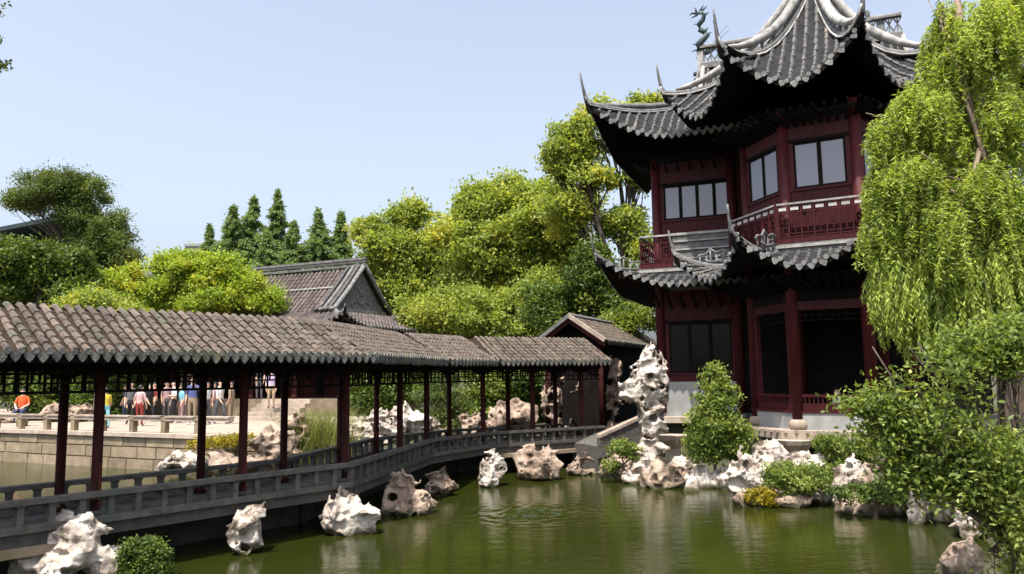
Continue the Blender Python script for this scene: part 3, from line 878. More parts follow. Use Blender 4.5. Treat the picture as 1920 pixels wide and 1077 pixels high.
# stone ramp with a sloping side from the bridge end up to the pavilion
ra0 = P(1120, 830, Y=23.2); ra1 = P(1212, 775, Y=24.0)
rp_ = thing('stone_ramp', (ra0.x, ra0.y, 0), 'grey stone ramp with a solid sloping side wall at the bridge end', 'ramp')
mb = MB()
a = Vector((ra0.x, ra0.y, 0)); b = Vector((ra1.x + .5, ra1.y + .2, 0)); dv = (b - a).normalized(); pv = Vector((-dv.y, dv.x, 0))
def rampbox(mb, z0a, z1a, z0b, z1b, o0, o1):
    vs_ = []
    for p, zl, zh in ((a, z0a, z1a), (b, z0b, z1b)):
        for o_ in (o0, o1):
            for z_ in (zl, zh): vs_.append(p + pv * o_ + Vector((0, 0, z_)))
    mb.add(vs_, [(0, 1, 3, 2), (4, 6, 7, 5), (0, 4, 5, 1), (2, 3, 7, 6), (0, 2, 6, 4), (1, 5, 7, 3)])
rampbox(mb, -.2, .75, -.2, 1.45, 0.02, 1.5); mb.build('slope', M['stone_rail'], rp_)
mb = MB(); rampbox(mb, .4, 1.0, .9, 1.78, -.12, .02); mb.build('side_wall', M['stone_rail'], rp_)
mb = MB(); rampbox(mb, 1.0, 1.09, 1.78, 1.87, -.17, .06); mb.build('coping', M['stone_pale'], rp_)
# ------------------------------------------------------------------ the two-storey pavilion
HC = Vector((9.15, 22.1)); HA = 237.0
HV = [Vector(v) for v in ((6.12, 20.46), (8.95, 18.9), (11.7, 20.7), (12.0, 24.0), (8.4, 26.0), (5.25, 23.75))]          # centre of the hexagonal bay, heading of its front face
def hexv(r_, k, c=None):
    """k = 0: vertex between the front and the side face towards the wing; k = 1: the next one round past the front"""
    c = HC + Vector((.26, -.04)) * max(0.0, min(1.0, (3.2 - r_) / .8)) * (r_ > .5)
    return c + (HV[k % 6] - HC) * (r_ / 3.38)
FT = (hexv(1, 1) - hexv(1, 0)).normalized()     # along the front, to the right
FO = Vector((math.cos(R(HA)), math.sin(R(HA)))) # outward
pv_at = (HC.x, HC.y, 0.6)
pav = thing('pavilion', pv_at, 'two-storey dark red waterside pavilion with sweeping upturned grey tile eaves', 'pavilion')
ZF, ZB1 = 1.30, 1.08
drip_g = drip_mesh('drip_tile', 0.20, 0.17, M['drip_grey'])
rnd = random.Random(11)

def zprof(z0, z1, D, conc=0.55):
    return lambda d: z0 + (z1 - z0) * ((1 - conc) * (d / D) + conc * (d / D) ** 2)

def hip_ridge(parent, pts, tip_dir, tip_len, tip_up, r0, light, open_h=0.0, posts=4, tip_r=0.06, low_mat=None, crest_k=.5):
    """pts: from the corner inward, on the roof. The ridge flies on beyond the corner in a rising curve."""
    p0 = pts[0]; d0 = (pts[0] - pts[1]); slope = d0.z / max(1e-3, Vector((d0.x, d0.y)).length)
    tip = []
    n = 7
    for k in range(n, 0, -1):
        u_ = k / n
        tip.append(p0 + Vector((tip_dir.x, tip_dir.y, 0)) * (tip_len * (u_ - .25 * u_ * u_)) + Vector((0, 0, tip_len * max(slope, .2) * u_ * .5 + tip_up * u_ ** 1.5)))
    allp = tip + pts
    m = len(allp)
    rad = [tip_r * .45 + (r0 * 1.25 - tip_r * .45) * min(1, (i / (n + 1.0))) ** 1.1 for i in range(m)]
    mb = MB(); mb.tube([p + Vector((0, 0, r0 * .6)) for p in allp], rad, 7)
    mb.build('hip_ridge', M[low_mat or 'ridge_grey'], parent, True)
    # dark hip rafter sweeping up under the flying tip
    fin = []
    for i in range(1, n + 4):
        fin.append(allp[i] - Vector((0, 0, .03 + .30 * min(1, (i - 1) / n) ** 1.4)))
    b_ = MB(); td3 = Vector((-tip_dir.y, tip_dir.x, 0)) * .05
    up_, lo_ = [allp[i] for i in range(1, n + 4)], fin
    b_.sheet([[p + td3 for p in up_], [p + td3 for p in lo_], [p - td3 for p in lo_], [p - td3 for p in up_]])
    b_.build('hip_rafter', M['wood_dark'], parent)
    for sd in (-1, 1):      # moulding strips on each flank
        sidev = Vector((-tip_dir.y, tip_dir.x, 0)) * (sd * r0 * 1.25)
        MB().tube([p + sidev * min(1, .35 + i * .12) + Vector((0, 0, -.01)) for i, p in enumerate(allp[n - 3:])], [r0 * .42] * (m - n + 3), 5).build('ridge_moulding', M[light], parent, True)
    if open_h:
        # openwork crest: a thicker tube carried above the ridge on little posts
        k0 = 1
        crest = []
        np_ = len(pts) - k0
        for i in range(k0, len(pts)):
            u_ = (i - k0) / max(1, np_ - 1)
            crest.append(pts[i] + Vector((0, 0, r0 * .8 + open_h * (min(1, .25 + u_ * 2.2)))))
        MB().tube(crest, [r0 * (.8 + crest_k * min(1, i / 3)) for i in range(len(crest))], 9).build('ridge_crest', M['ridge_light' if open_h > .3 else 'ridge_grey'], parent, True)
        for i in range(1, len(crest) - 1):
            MB().bar(pts[i + k0], crest[i], .05, .09, (tip_dir.x, tip_dir.y, 0.01)).build('ridge_post', M['ridge_grey'], parent)

def hex_roof(name, z0, z1, Re, Rt, lift, flare, conc, tip_len, tip_up, r0, open_h, spacing=0.265, faces=(5, 0, 1, 2), cap=False):
    bed = MB(); patches = []
    for k in range(6):
        # faces run from vertex k to k+1: outward side must be on the right-hand side
        A_, B_ = hexv(Re, k), hexv(Re, k + 1)
        t_ = (B_ - A_).normalized(); A2, B2 = hexv(Rt, k), hexv(Rt, k + 1)
        D_ = (A2 - A_).dot(perp(t_)); zf = zprof(z0, z1, D_, conc)
        p_ = Patch(A_, B_, D_, (A2 - A_).dot(t_), (B_ - B2).dot(t_), zf, lift, lift, RL=1.85, flare=flare)
        patches.append(p_)
        p_.surface(bed, 9, 20)
    rf = bed.build(name, M['tile_grey_bed'], pav, True)
    sof = MB()
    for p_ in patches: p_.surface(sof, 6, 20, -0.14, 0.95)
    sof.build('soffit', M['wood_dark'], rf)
    fas = MB()
    for p_ in patches:
        g0 = [p_.pt(p_.L * j / 19, 0.0, -0.005) for j in range(20)]; g1 = [p_.pt(p_.L * j / 19, 0.0, -0.14) for j in range(20)]
        fas.sheet([g0, g1])
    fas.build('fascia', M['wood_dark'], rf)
    for k in faces:
        patches[k % 6].rows(rf, spacing, 0.062, M['tile_grey'], drip_g, nseg=7)
    for k in range(6):
        p_ = patches[k]
        pts = [p_.pt(p_.xl(p_.D * u_), p_.D * u_) for u_ in [0, .08, .18, .3, .42, .55, .68, .8, .9, 1.0]]
        td = (hexv(1, k) - HC).normalized()
        hip_ridge(rf, pts, td, tip_len, tip_up, r0, 'ridge_light' if open_h else 'ridge_grey', open_h, crest_k=.95)
    return rf, patches

# --- hexagonal bay: roofs
top_rf, top_p = hex_roof('tower_roof', 10.42, 14.35, 3.38, 0.12, 1.30, 0.22, 0.80, 0.30, 0.95, 0.08, 0.40)
mb = MB(); mb.lathe((HC.x, HC.y, 14.3), [(.34, 0), (.30, .25), (.18, .35), (.16, .5), (.27, .62), (.31, .8), (.2, 1.0), (.1, 1.1), (.12, 1.25), (.05, 1.5), (.01, 1.75)], 12)
mb.build('finial', M['ridge_light'], top_rf, True)
sk_rf, sk_p = hex_roof('skirt_roof', 5.55, 6.08, 3.32, 2.35, 0.95, 0.18, 0.3, 0.24, 0.70, 0.07, 0.0)
# carved crest on the skirt corners, stepping up to the balcony
for k in (5, 0, 1):
    td = (hexv(1, k) - HC).normalized(); td3 = Vector((td.x, td.y, 0))
    c0 = hexv(2.38, k); base = Vector((c0.x, c0.y, 6.05))
    mb = MB()
    prof = [(0, 0), (0, .42), (.22, .50), (.45, .40), (.62, .52), (.74, .34), (.95, .30), (1.05, .18)]
    top = [base + td3 * x + Vector((0, 0, z_ + .12 * x)) for x, z_ in prof]
    mb.tube(top, .035, 6)
    for q in top[1:-1]:
        mb.bar(q, Vector((q.x, q.y, 6.0)), .03, .05, (td.x, td.y, 0.01))
    mb.tube([base + td3 * x + Vector((0, 0, .22 + .05 * math.sin(x * 9))) for x in (0, .2, .4, .6, .8)], .028, 6)
    mb.tube([base + td3 * (.3 + .12 * math.cos(a)) + Vector((0, 0, .28 + .1 * math.sin(a))) for a in [i * math.pi / 4 for i in range(9)]], .024, 6)
    mb.build('ridge_carving', M['ridge_grey'], sk_rf, True)

# --- hexagonal bay: body
RB = 1.95
colm = MB(); colm.lathe((0, 0, 0), [(0.155, 0), (0.155, 8.6)], 14); col_me = colm.mesh('column', M['wood_red'], True)
drum = MB(); drum.lathe((0, 0, 0), [(0.20, 0), (0.25, .08), (0.245, .2), (0.18, .27)], 14); drum_me = drum.mesh('column_base', M['stone_pale'], True)
for k in range(6):
    v = hexv(RB, k)
    c_ = link('column', col_me, pav, Matrix.Translation((v.x, v.y, ZF + .26)))
    link('column_base', drum_me, c_, Matrix.Translation((v.x, v.y, ZF)))
# platform and base wall
mb = MB(); mb.prism([hexv(2.55, k) for k in range(6)], ZB1, ZF); mb.build('platform', M['stone_pale'], pav)
mb = MB().box((0, 0, 0), (.07, .07, .07)); stud = mb.mesh('platform_stud', M['stone_pale'])
for k in range(6):       # studs under the platform lip
    a, b = hexv(2.57, k), hexv(2.57, k + 1)
    for j in range(9):
        p = a.lerp(b, (j + .5) / 9)
        if k in (5, 0, 1): link('platform_stud', stud, pav, Matrix.Translation((p.x, p.y, ZF - .02)))
bt = [hexv(RB + .04, k) for k in range(6)]
for k in range(6):
    if k in (3, 4): continue
    a, b = bt[k], bt[(k + 1) % 6]
    mb = MB(); mb.bar((*a, (ZF + 1.74) / 2), (*b, (ZF + 1.74) / 2), .10, 1.74 - ZF); mb.build('base_wall', M['plaster'], pav)
    if k == 1: continue
    bench = MB(); d = (b - a).normalized(); o_ = Vector((d.y, -d.x))
    bench.bar((*a, 1.77), (*b, 1.77), .16, .05); bench.bar((*a, 2.20), (*b, 2.20), .06, .07); bench.bar((*a, 1.98), (*b, 1.98), .03, .035)
    n_ = int((b - a).length / .11)
    for j in range(1, n_): 
        p = a.lerp(b, j / n_); bench.bar((*p, 1.79), (*p, 2.18), .03, .03, (d.x, d.y, 0))
    bench.bar((*a, 1.88), (*b, 1.88), .025, .2)
    bench.build('bench_rail', M['wood_red'], pav)
# piers of the platform
for px, Yp in ((1492, 20.6), (1262, 22.8)):
    q = P(px, 840, Y=Yp)
    mb = MB(); mb.lathe((q.x, q.y, 0), [(.24, -.5), (.22, .70), (.30, .80), (.46, .96), (.5, 1.075)], 8); mb.build('stone_pier', M['stone_pale'], pav)
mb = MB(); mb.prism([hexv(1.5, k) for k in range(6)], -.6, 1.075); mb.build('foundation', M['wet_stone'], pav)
# lower storey openings: lintels, side posts; dark inner screens at the back
for k in (5, 0, 1, 2):
    a, b = hexv(RB, k), hexv(RB, k + 1); d = (b - a).normalized()
    mb = MB(); mb.bar((*a, 4.62), (*b, 4.62), .12, .24); mb.build('lintel', M['wood_red'], pav)
    mb = MB(); mb.bar((*a, 5.05), (*b, 5.05), .10, .62); mb.build('beam_panel', M['wood_dark'], pav)
    mb = MB()
    n_ = 11
    for j in range(n_ + 1):
        p = a.lerp(b, j / n_); mb.bar((*p, 4.2), (*p, 4.5), .03, .025, (d.x, d.y, 0))
    mb.bar((*a, 4.22), (*b, 4.22), .03, .03); mb.bar((*a, 4.36), (*b, 4.36), .03, .025)
    mb.build('hanging_lattice', M['wood_dark'], pav)
for k in (5,):
    a, b = hexv(RB, k), hexv(RB, k + 1); d = (b - a).normalized()
    for u_ in (.10, .90):
        p = a.lerp(b, u_); mb = MB(); mb.bar((*p, 2.0), (*p, 4.5), .12, .14, (d.x, d.y, 0)); mb.build('door_post', M['wood_red'], pav)
mb = MB(); mb.prism([hexv(2.3, k) for k in range(6)], 5.36, 5.45); mb.build('ceiling', M['wood_dark'], pav)
# brackets under both roofs
for zz, r_in, r_out in ((5.3, RB, 2.75), (9.9, RB, 2.75)):
    for k in range(6):
        a, b = hexv(r_in, k), hexv(r_in, k + 1); ao, bo = hexv(r_out, k), hexv(r_out, k + 1)
        mb = MB()
        for j in range(10):
            u_ = j / 9
            p, q = a.lerp(b, u_), ao.lerp(bo, u_)
            mb.bar((*p, zz - .28), (*q, zz + .08), .06, .09)
        mb.bar((*a.lerp(ao, .5), zz - .02), (*b.lerp(bo, .5), zz - .02), .08, .10)
        tag(mb.build('brackets', M['wood_dark'], pav), kind='stuff')
# upper storey: floor, balcony kerb, rail, window walls
mb = MB(); mb.prism([hexv(2.42, k) for k in range(6)], 5.98, 6.30); mb.build('balcony_floor', M['ridge_grey'], pav)
mb = MB(); mb.prism([hexv(2.47, k) for k in range(6)], 6.18, 6.26); mb.build('balcony_kerb', M['ridge_light'], pav)

def fret_panel(parent, a, b, z0, z1, light_top=True):
    """red lattice balustrade between plan points a and b"""
    d = (b - a); L_ = d.length; t_ = d / L_
    mb = MB()
    def X(u_, z_): 
        p = a + t_ * u_; return Vector((p.x, p.y, z_))
    H = z1 - z0
    mb.bar(X(0, z0 + .03), X(L_, z0 + .03), .07, .07)
    mb.bar(X(0, z1 - .24), X(L_, z1 - .24), .045, .035)
    mb.bar(X(0, z0 + .17), X(L_, z0 + .17), .04, .03); mb.bar(X(0, z0 + .26), X(L_, z0 + .26), .04, .03)
    zl, zh = z0 + .30, z1 - .27
    n_ = max(2, int(round(L_ / .34)))
    w_ = L_ / n_
    for i in range(n_ + 1):
        mb.bar(X(i * w_, z0 + .05), X(i * w_, z1 - .05), .04, .035, (t_.x, t_.y, 0))
    for i in range(n_):
        u0 = i * w_
        hh = (zh - zl)
        for (x0, y0, x1, y1) in ((.2, .75, .8, .75), (.2, .25, .8, .25), (.2, .25, .2, .75), (.8, .25, .8, .75), (0, .5, .2, .5), (.8, .5, 1, .5), (.5, .75, .5, 1), (.5, 0, .5, .25), (.38, .5, .62, .5)):
            mb.bar(X(u0 + x0 * w_, zl + y0 * hh), X(u0 + x1 * w_, zl + y1 * hh), .025, .022, (t_.x, t_.y, 0.01) if x0 == x1 else (0, 0, 1))
    mb.bar(X(0, z0 + .11), X(L_, z0 + .11), .018, .10)
    o = mb.build('railing', M['wood_red'], parent)
    MB().bar(X(0, z1), X(L_, z1), .10, .05).build('handrail', M['ridge_light'], o)
    if light_top:
        for i in range(n_):
            MB().bar(X((i + .18) * w_, z1 - .135), X((i + .82) * w_, z1 - .135), .03, .09).build('fret_inlay', M['fret_white'], o)
    return o

def window_wall(parent, a, b, z0, zs, zh, z1, npan, first=.06, gl='glass'):
    """wall from a to b: sill panel z0..zs, glazed zs..zh, lintel zh..z1"""
    d = b - a; L_ = d.length; t_ = d / L_; o_ = Vector((t_.y, -t_.x))
    def bar_(u0, u1, za, zb, th, m_, nm, par_=parent, out=0.0):
        p = a + t_ * u0 + o_ * out; q = a + t_ * u1 + o_ * out
        return MB().bar((*p, (za + zb) / 2), (*q, (za + zb) / 2), th, zb - za).build(nm, m_, par_)
    bar_(0, L_, z0, zs - .07, .08, M['wood_red'], 'sill_panel')
    bar_(0, L_, zs - .068, zs, .15, M['wood_red'], 'window_sill')
    bar_(0, L_, zh, zh + .09, .13, M['wood_dark'], 'window_head')
    bar_(0, L_, zh + .092, z1, .09, M['wood_red'], 'lintel')
    bar_(0, L_, zs, zh, .02, M['wood_dark'], 'backing', out=-.05)
    u0, u1 = first, L_ - first
    w_ = (u1 - u0) / npan
    for sd in ((0, u0), (u1, L_)):
        if sd[1] - sd[0] > .02: bar_(sd[0], sd[1], zs, zh, .10, M['wood_red'], 'window_post')
    for i in range(npan):
        x0, x1 = u0 + i * w_, u0 + (i + 1) * w_
        fr = MB()
        for (p0, p1, q0, q1) in ((x0, x0 + .055, zs, zh), (x1 - .055, x1, zs, zh), (x0 + .055, x1 - .055, zs, zs + .06), (x0 + .055, x1 - .055, zh - .06, zh)):
            p = a + t_ * p0; q = a + t_ * p1
            fr.bar((*p, (q0 + q1) / 2), (*q, (q0 + q1) / 2), .06, q1 - q0)
        f_ = fr.build('window', M['wood_dark'], parent)
        bar_(x0 + .055, x1 - .055, zs + .06, zh - .06, .012, M[gl], 'pane', f_, out=.005)

for k in range(6):
    a, b = hexv(RB, k), hexv(RB, k + 1)
    if k in (5, 0, 1):
        window_wall(pav, a, b, 6.30, 7.86, 9.16, 9.78, 2, first=.26)
    else:
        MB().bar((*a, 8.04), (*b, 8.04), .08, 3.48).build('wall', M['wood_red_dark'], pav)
    ra_, rb_ = hexv(2.36, k), hexv(2.36, k + 1)
    if k in (5, 0, 1):
        fret_panel(pav, ra_, rb_, 6.32, 7.40)
    if k in (5, 0, 1, 2):
        MB().box((ra_.x, ra_.y, 6.87), (.11, .11, 1.14)).build('rail_post', M['wood_red'], pav)
MB().prism([hexv(RB + .05, k) for k in range(6)], 9.781, 10.05).build('wall_plate', M['wood_dark'], pav)

# --- the wing behind: rectangular block, front parallel to the bay
AT = Vector((.93, -.3676)).normalized(); A1 = Vector((4.80, 26.1)) + AT * .2; AO = Vector((AT.y, -AT.x)); AI = -AO
AL, AD = 9.5, 6.4
def wp(s_, d_): return A1 + AT * s_ + AI * d_
def rectv(o_): return [wp(-o_, -o_), wp(AL + o_, -o_), wp(AL + o_, AD + o_), wp(-o_, AD + o_)]
def rect_roof(name, z0, zf, OVR, D_, lift, flare, tip_len, tip_up, r0, spacing=.25, rows=(0, 3), open_h=0.0):
    E_ = rectv(OVR)
    bed = MB(); pts_ = []
    for k in range(4):
        p_ = Patch(E_[k], E_[(k + 1) % 4], D_, D_, D_, zf, lift, lift, RL=2.4, flare=flare)
        p_.surface(bed, 8, 26); pts_.append(p_)
    rf = bed.build(name, M['tile_grey_bed'], pav, True)
    sof = MB(); fas = MB()
    for p_ in pts_:
        p_.surface(sof, 6, 26, -.14, .95)
        fas.sheet([[p_.pt(p_.L * j / 25, 0, -.005) for j in range(26)], [p_.pt(p_.L * j / 25, 0, -.14) for j in range(26)]])
    sof.build('soffit', M['wood_dark'], rf); fas.build('fascia', M['wood_dark'], rf)
    for k in rows: pts_[k].rows(rf, spacing, .058, M['tile_grey'], drip_g, nseg=6)
    for k in (0, 3):
        p_ = pts_[k]
        pts = [p_.pt(p_.xl(p_.D * u_), p_.D * u_) for u_ in [0, .08, .18, .3, .42, .55, .68, .8, .9, 1.0]]
        td = (E_[k] - wp(AL / 2, AD / 2)); td = (E_[k] - (E_[(k + 1) % 4] + E_[(k - 1) % 4]) / 2)
        td = ((E_[k] - E_[(k + 1) % 4]).normalized() + (E_[k] - E_[(k - 1) % 4]).normalized()).normalized()
        hip_ridge(rf, pts, td, tip_len, tip_up, r0, 'ridge_grey', open_h)
    return rf, pts_
OVA = 1.5
Dh = OVA + 1.25
span_a = OVA + AD / 2
zfa = zprof(10.55, 14.4, span_a, .35)
w_rf, w_p = rect_roof('wing_roof', 10.55, zfa, OVA, Dh, 1.25, .28, .42, 1.0, .085, rows=(0, 3), open_h=.16)
# steep upper part between gables
inner = rectv(-1.25); inner[0] = inner[0] + AT * .15; inner[3] = inner[3] + AT * .15
bed = MB(); ups = []
for k in (0, 2):
    e0_, e1_ = inner[k], inner[(k + 1) % 4]
    p_ = Patch(e0_, e1_, span_a - Dh, 0, 0, zfa, d0=Dh); p_.surface(bed, 6, 10); ups.append(p_)
up_rf = bed.build('gable_roof', M['tile_grey_bed'], pav, True)
ups[0].rows(up_rf, .25, .058, M['tile_grey'], drip_g, nseg=5, drips=False)
for k, (i0, i1) in enumerate(((0, 3), (1, 2))):
    a, b = inner[i0], inner[i1]; m_ = (a + b) / 2; zb = zfa(Dh); zt = zfa(span_a)
    o_ = (AT if k else -AT) * .02
    mb = MB(); mb.add([(a.x - o_.x, a.y - o_.y, zb), (b.x - o_.x, b.y - o_.y, zb), (m_.x - o_.x, m_.y - o_.y, zt)], [(0, 1, 2)]); mb.build('gable_wall', M['plaster'], pav)
    for e_ in (a, b):
        p_ = [Vector((*e_.lerp(m_, u_), zfa(Dh + (span_a - Dh) * u_) + .12)) for u_ in [0, .25, .5, .75, 1]]
        MB().tube(p_, .09, 8).build('verge_ridge', M['ridge_light'], up_rf, True)
        MB().tube([q + Vector((-AT.x * .2, -AT.y * .2, -.12)) for q in p_], .05, 6).build('verge_ridge', M['ridge_grey'], up_rf, True)
    q = [Vector((a.x, a.y, zb + .12)), Vector((b.x, b.y, zb + .12))]
    MB().tube(q, .09, 8).build('verge_ridge', M['ridge_light'], up_rf, True)
MB().tube([Vector((*inner[0], zfa(Dh) + .12)), Vector((*inner[1], zfa(Dh) + .12))], .10, 8).build('roof_band', M['ridge_light'], up_rf, True)
# main ridge: solid foot, pierced panel, coping
r0_, r1_ = (inner[0] + inner[3]) / 2, (inner[1] + inner[2]) / 2
r0_ = r0_ - AT * .1
zt = zfa(span_a)
def rz(z_): return (Vector((r0_.x, r0_.y, z_)), Vector((r1_.x, r1_.y, z_)))
MB().bar(*rz(zt + .10), .26, .20).build('ridge', M['ridge_grey'], up_rf)
MB().tube([*rz(zt + .22)], .085, 8).build('ridge', M['ridge_light'], up_rf, True)
MB().bar(*rz(zt + .86), .24, .08).build('ridge_coping', M['ridge_grey'], up_rf)
MB().bar(*rz(zt + .935), .16, .05).build('ridge_coping', M['ridge_light'], up_rf)
mb = MB(); n_ = 26
for j in range(n_):
    a = r0_.lerp(r1_, j / n_); b = r0_.lerp(r1_, (j + 1) / n_)
    if j % 4 == 3:
        mb.bar((*a, zt + .56), (*b, zt + .56), .07, .5)
    else:
        mb.bar((*a, zt + .32), (*b, zt + .82), .05, .045); mb.bar((*a, zt + .82), (*b, zt + .32), .05, .045)
        m_ = a.lerp(b, .5); mb.bar((*m_, zt + .3), (*m_, zt + .82), .05, .04, (AT.x, AT.y, 0))
mb.build('ridge_lattice', M['ridge_grey'], up_rf)
# dragon ornament rearing at the ridge end
dr = r0_ + AT * .12
U3 = Vector((AT.x, AT.y, 0))
def dp(x, z_, y=0): return Vector((dr.x, dr.y, zt + .35)) + U3 * x + Vector((AI.x, AI.y, 0)) * y + Vector((0, 0, z_))
mb = MB()
body = [(.55, .50), (.30, .35), (.05, .30), (-.18, .42), (-.20, .62), (.0, .80), (.16, .98), (.08, 1.16), (-.10, 1.28), (-.14, 1.46), (.04, 1.62), (.10, 1.78), (.0, 1.92), (-.20, 1.94)]
mb.tube([dp(x, z_, .06 * math.sin(i)) for i, (x, z_) in enumerate(body)], [.04, .07, .10, .12, .13, .13, .12, .115, .11, .10, .095, .095, .085, .05], 8)
mb.tube([dp(-.18, 1.92), dp(-.36, 1.98), dp(-.46, 1.9)], [.06, .04, .015], 6)      # snout
mb.tube([dp(-.16, 1.88), dp(-.30, 1.82), dp(-.40, 1.78)], [.05, .03, .012], 6)     # jaw
for x, z_, x2, z2 in ((.0, 1.97, .22, 2.16), (-.06, 1.99, .08, 2.24), (-.2, 1.98, -.3, 2.2), (.1, 1.8, .28, 1.88), (.13, 1.0, .34, 1.06), (-.14, 1.42, -.32, 1.52), (.06, 1.15, .24, 1.28), (-.2, .6, -.42, .72), (-.2, .45, -.46, .42), (-.05, .3, -.3, .12), (.2, .4, .42, .62), (.35, .45, .55, .72)):
    mb.tube([dp(x, z_), dp((x + x2) / 2 + .03, (z_ + z2) / 2 + .03), dp(x2, z2)], [.045, .03, .008], 5)
mb.tube([dp(.3, .55), dp(.62, .95), dp(.95, 1.25)], [.012, .010, .006], 4); mb.tube([dp(.4, .6), dp(.8, .9), dp(1.0, 1.05)], [.012, .010, .006], 4)
mb.build('dragon_ornament', M['bronze'], up_rf, True)
for zz in (-.5, -.75, -.95):
    q = dp(-.25, zz); MB().box(q, (.3, .2, .1)).build('end_block', M['bronze'], up_rf)
MB().bar(dp(-.12, -1.3), dp(-.12, .36), .16, .22, (AT.x, AT.y, 0)).build('end_post', M['ridge_light'], up_rf)

ws_rf, ws_p = rect_roof('wing_skirt_roof', 5.72, zprof(5.70, 6.18, 1.3, .3), 1.45, 1.25, 1.0, .24, .28, .65, .055, rows=(0, 3))
for k in (0,):
    td = (-AT + AO).normalized(); td3 = Vector((td.x, td.y, 0)); c0 = wp(-.3, -.3); base = Vector((c0.x, c0.y, 6.1))
    mb = MB()
    prof = [(0, .05), (.1, .42), (.4, .46), (.7, .36), (.95, .52), (1.1, .4), (1.3, .42)]
    top = [base + td3 * x + Vector((0, 0, z_ + .12 * x)) for x, z_ in prof]
    mb.tube(top, .03, 6)
    for q in top[1:-1]: mb.bar(q, Vector((q.x, q.y, 6.0)), .03, .05, (td.x, td.y, 0.01))
    mb.tube([base + td3 * x + Vector((0, 0, .24)) for x in (0, .4, .8, 1.2)], .025, 6)
    mb.build('ridge_carving', M['ridge_grey'], ws_rf, True)
# wing body
for s_ in (0, 2.5):
    v = wp(s_, 0)
    c_ = link('column', col_me, pav, Matrix.Translation((v.x, v.y, ZF + .26)))
window_wall(pav, wp(.15, .02), wp(2.62, .02), 6.35, 8.02, 9.20, 10.0, 4, first=.12)
MB().bar((*wp(0, .1), 8.2), (*wp(0, AD), 8.2), .10, 3.8).build('wall', M['wood_red_dark'], pav)
MB().bar((*wp(2.6, .06), 8.2), (*wp(AL, .06), 8.2), .08, 3.8).build('wall', M['wood_red_dark'], pav)
MB().prism([wp(0, -.1), wp(AL, -.1), wp(AL, AD), wp(0, AD)], 10.01, 10.2).build('wall_plate', M['wood_dark'], pav)
MB().prism([wp(-.55, -.55), wp(AL, -.55), wp(AL, AD), wp(-.55, AD)], 6.0, 6.33).build('balcony_floor', M['ridge_grey'], pav)
MB().prism([wp(-.6, -.6), wp(AL, -.6), wp(AL, AD), wp(-.6, AD)], 6.2, 6.28).build('balcony_kerb', M['ridge_light'], pav)
fret_panel(pav, wp(-.5, -.5), wp(.55, -.5), 6.35, 7.42, False)
fret_panel(pav, wp(-.5, 4.0), wp(-.5, -.5), 6.35, 7.42, False)
MB().bar((*wp(.6, -.48), 6.88), (*wp(2.4, -.48), 6.88), .12, 1.0).build('parapet', M['ridge_grey'], pav)
MB().bar((*wp(.55, -.48), 7.42), (*wp(2.5, -.48), 7.42), .2, .08).build('handrail', M['ridge_light'], pav)
for zz in (6.6, 6.9, 7.18):
    MB().bar((*wp(.62, -.56), zz), (*wp(2.4, -.56), zz), .05, .05).build('parapet_moulding', M['ridge_light'], pav)
# lower storey of the wing
MB().bar((*wp(-.05, -.02), 2.0), (*wp(2.6, -.02), 2.0), .14, 1.14).build('base_wall', M['plaster'], pav)
MB().bar((*wp(-.02, .05), 2.0), (*wp(-.02, AD), 2.0), .14, 1.13).build('base_wall', M['plaster'], pav)
MB().bar((*wp(0, .1), 4.0), (*wp(0, AD), 4.0), .10, 2.9).build('wall', M['wood_red_dark'], pav)
window_wall(pav, wp(.15, .02), wp(2.42, .02), 2.57, 2.86, 4.5, 5.6, 3, first=.12, gl='glass_shaded')
MB().bar((*wp(2.6, .06), 3.6), (*wp(AL, .06), 3.6), .08, 4.1).build('wall', M['wood_dark'], pav)
MB().prism([wp(.1, .1), wp(AL - .1, .1), wp(AL - .1, AD - .1), wp(.1, AD - .1)], -.5, 1.42).build('foundation', M['stone_rail'], pav)
MB().prism([wp(-.45, -.45), wp(2.4, -.45), wp(2.4, .1), wp(-.45, .1)], 1.25, 1.44).build('platform', M['stone_pale'], pav)
for zz, oo in ((5.3, .75), (9.98, .75)):
    mb = MB()
    for j in range(24):
        p, q = wp(j * .4, 0), wp(j * .4, -oo); mb.bar((*p, zz - .28), (*q, zz + .1), .06, .09)
        if j < 14:
            p, q = wp(0, j * .45), wp(-oo, j * .45); mb.bar((*p, zz - .28), (*q, zz + .1), .06, .09)
    tag(mb.build('brackets', M['wood_dark'], pav), kind='stuff')
# ------------------------------------------------------------------ old hall behind the terrace
HRr = P(684, 503, Y=38.0); hd = Vector((-.908, .419)); hn = Vector((-.419, -.908))
hr = Vector((HRr.x, HRr.y)); HLEN = 15.5; ZRG = HRr.z
hall = thing('hall', (hr.x, hr.y, 1.1), 'long old hall with purplish tile roof and carved dark gable behind the terrace', 'hall')
def hp(s_, d_): return hr + hd * s_ + hn * d_        # s along the ridge away from the gable, d towards the front
def zf_h(d):
    pts_ = ((0, 5.15), (1.0, 5.45), (2.0, 5.98), (3.1, 7.0), (4.3, ZRG))
    for (a, za), (b, zb) in zip(pts_, pts_[1:]):
        if d <= b: return za + (zb - za) * (d - a) / (b - a)
    return ZRG
OH = 2.0; HH = 4.3
ec = [hp(HLEN, HH), hp(-OH, HH), hp(-OH, -HH), hp(HLEN, -HH)]
p_front = Patch(ec[0], ec[1], OH, 0, OH, zf_h, 0, .55, RL=2.2, flare=.15)
p_side = Patch(ec[1], ec[2], OH, OH, OH, zf_h, .55, .55, RL=2.2, flare=.15)
p_back = Patch(ec[2], ec[3], OH, OH, 0, zf_h, .55, 0, RL=2.2, flare=.15)
ic = [hp(HLEN, HH - OH), hp(0, HH - OH), hp(0, -HH + OH), hp(HLEN, -HH + OH)]
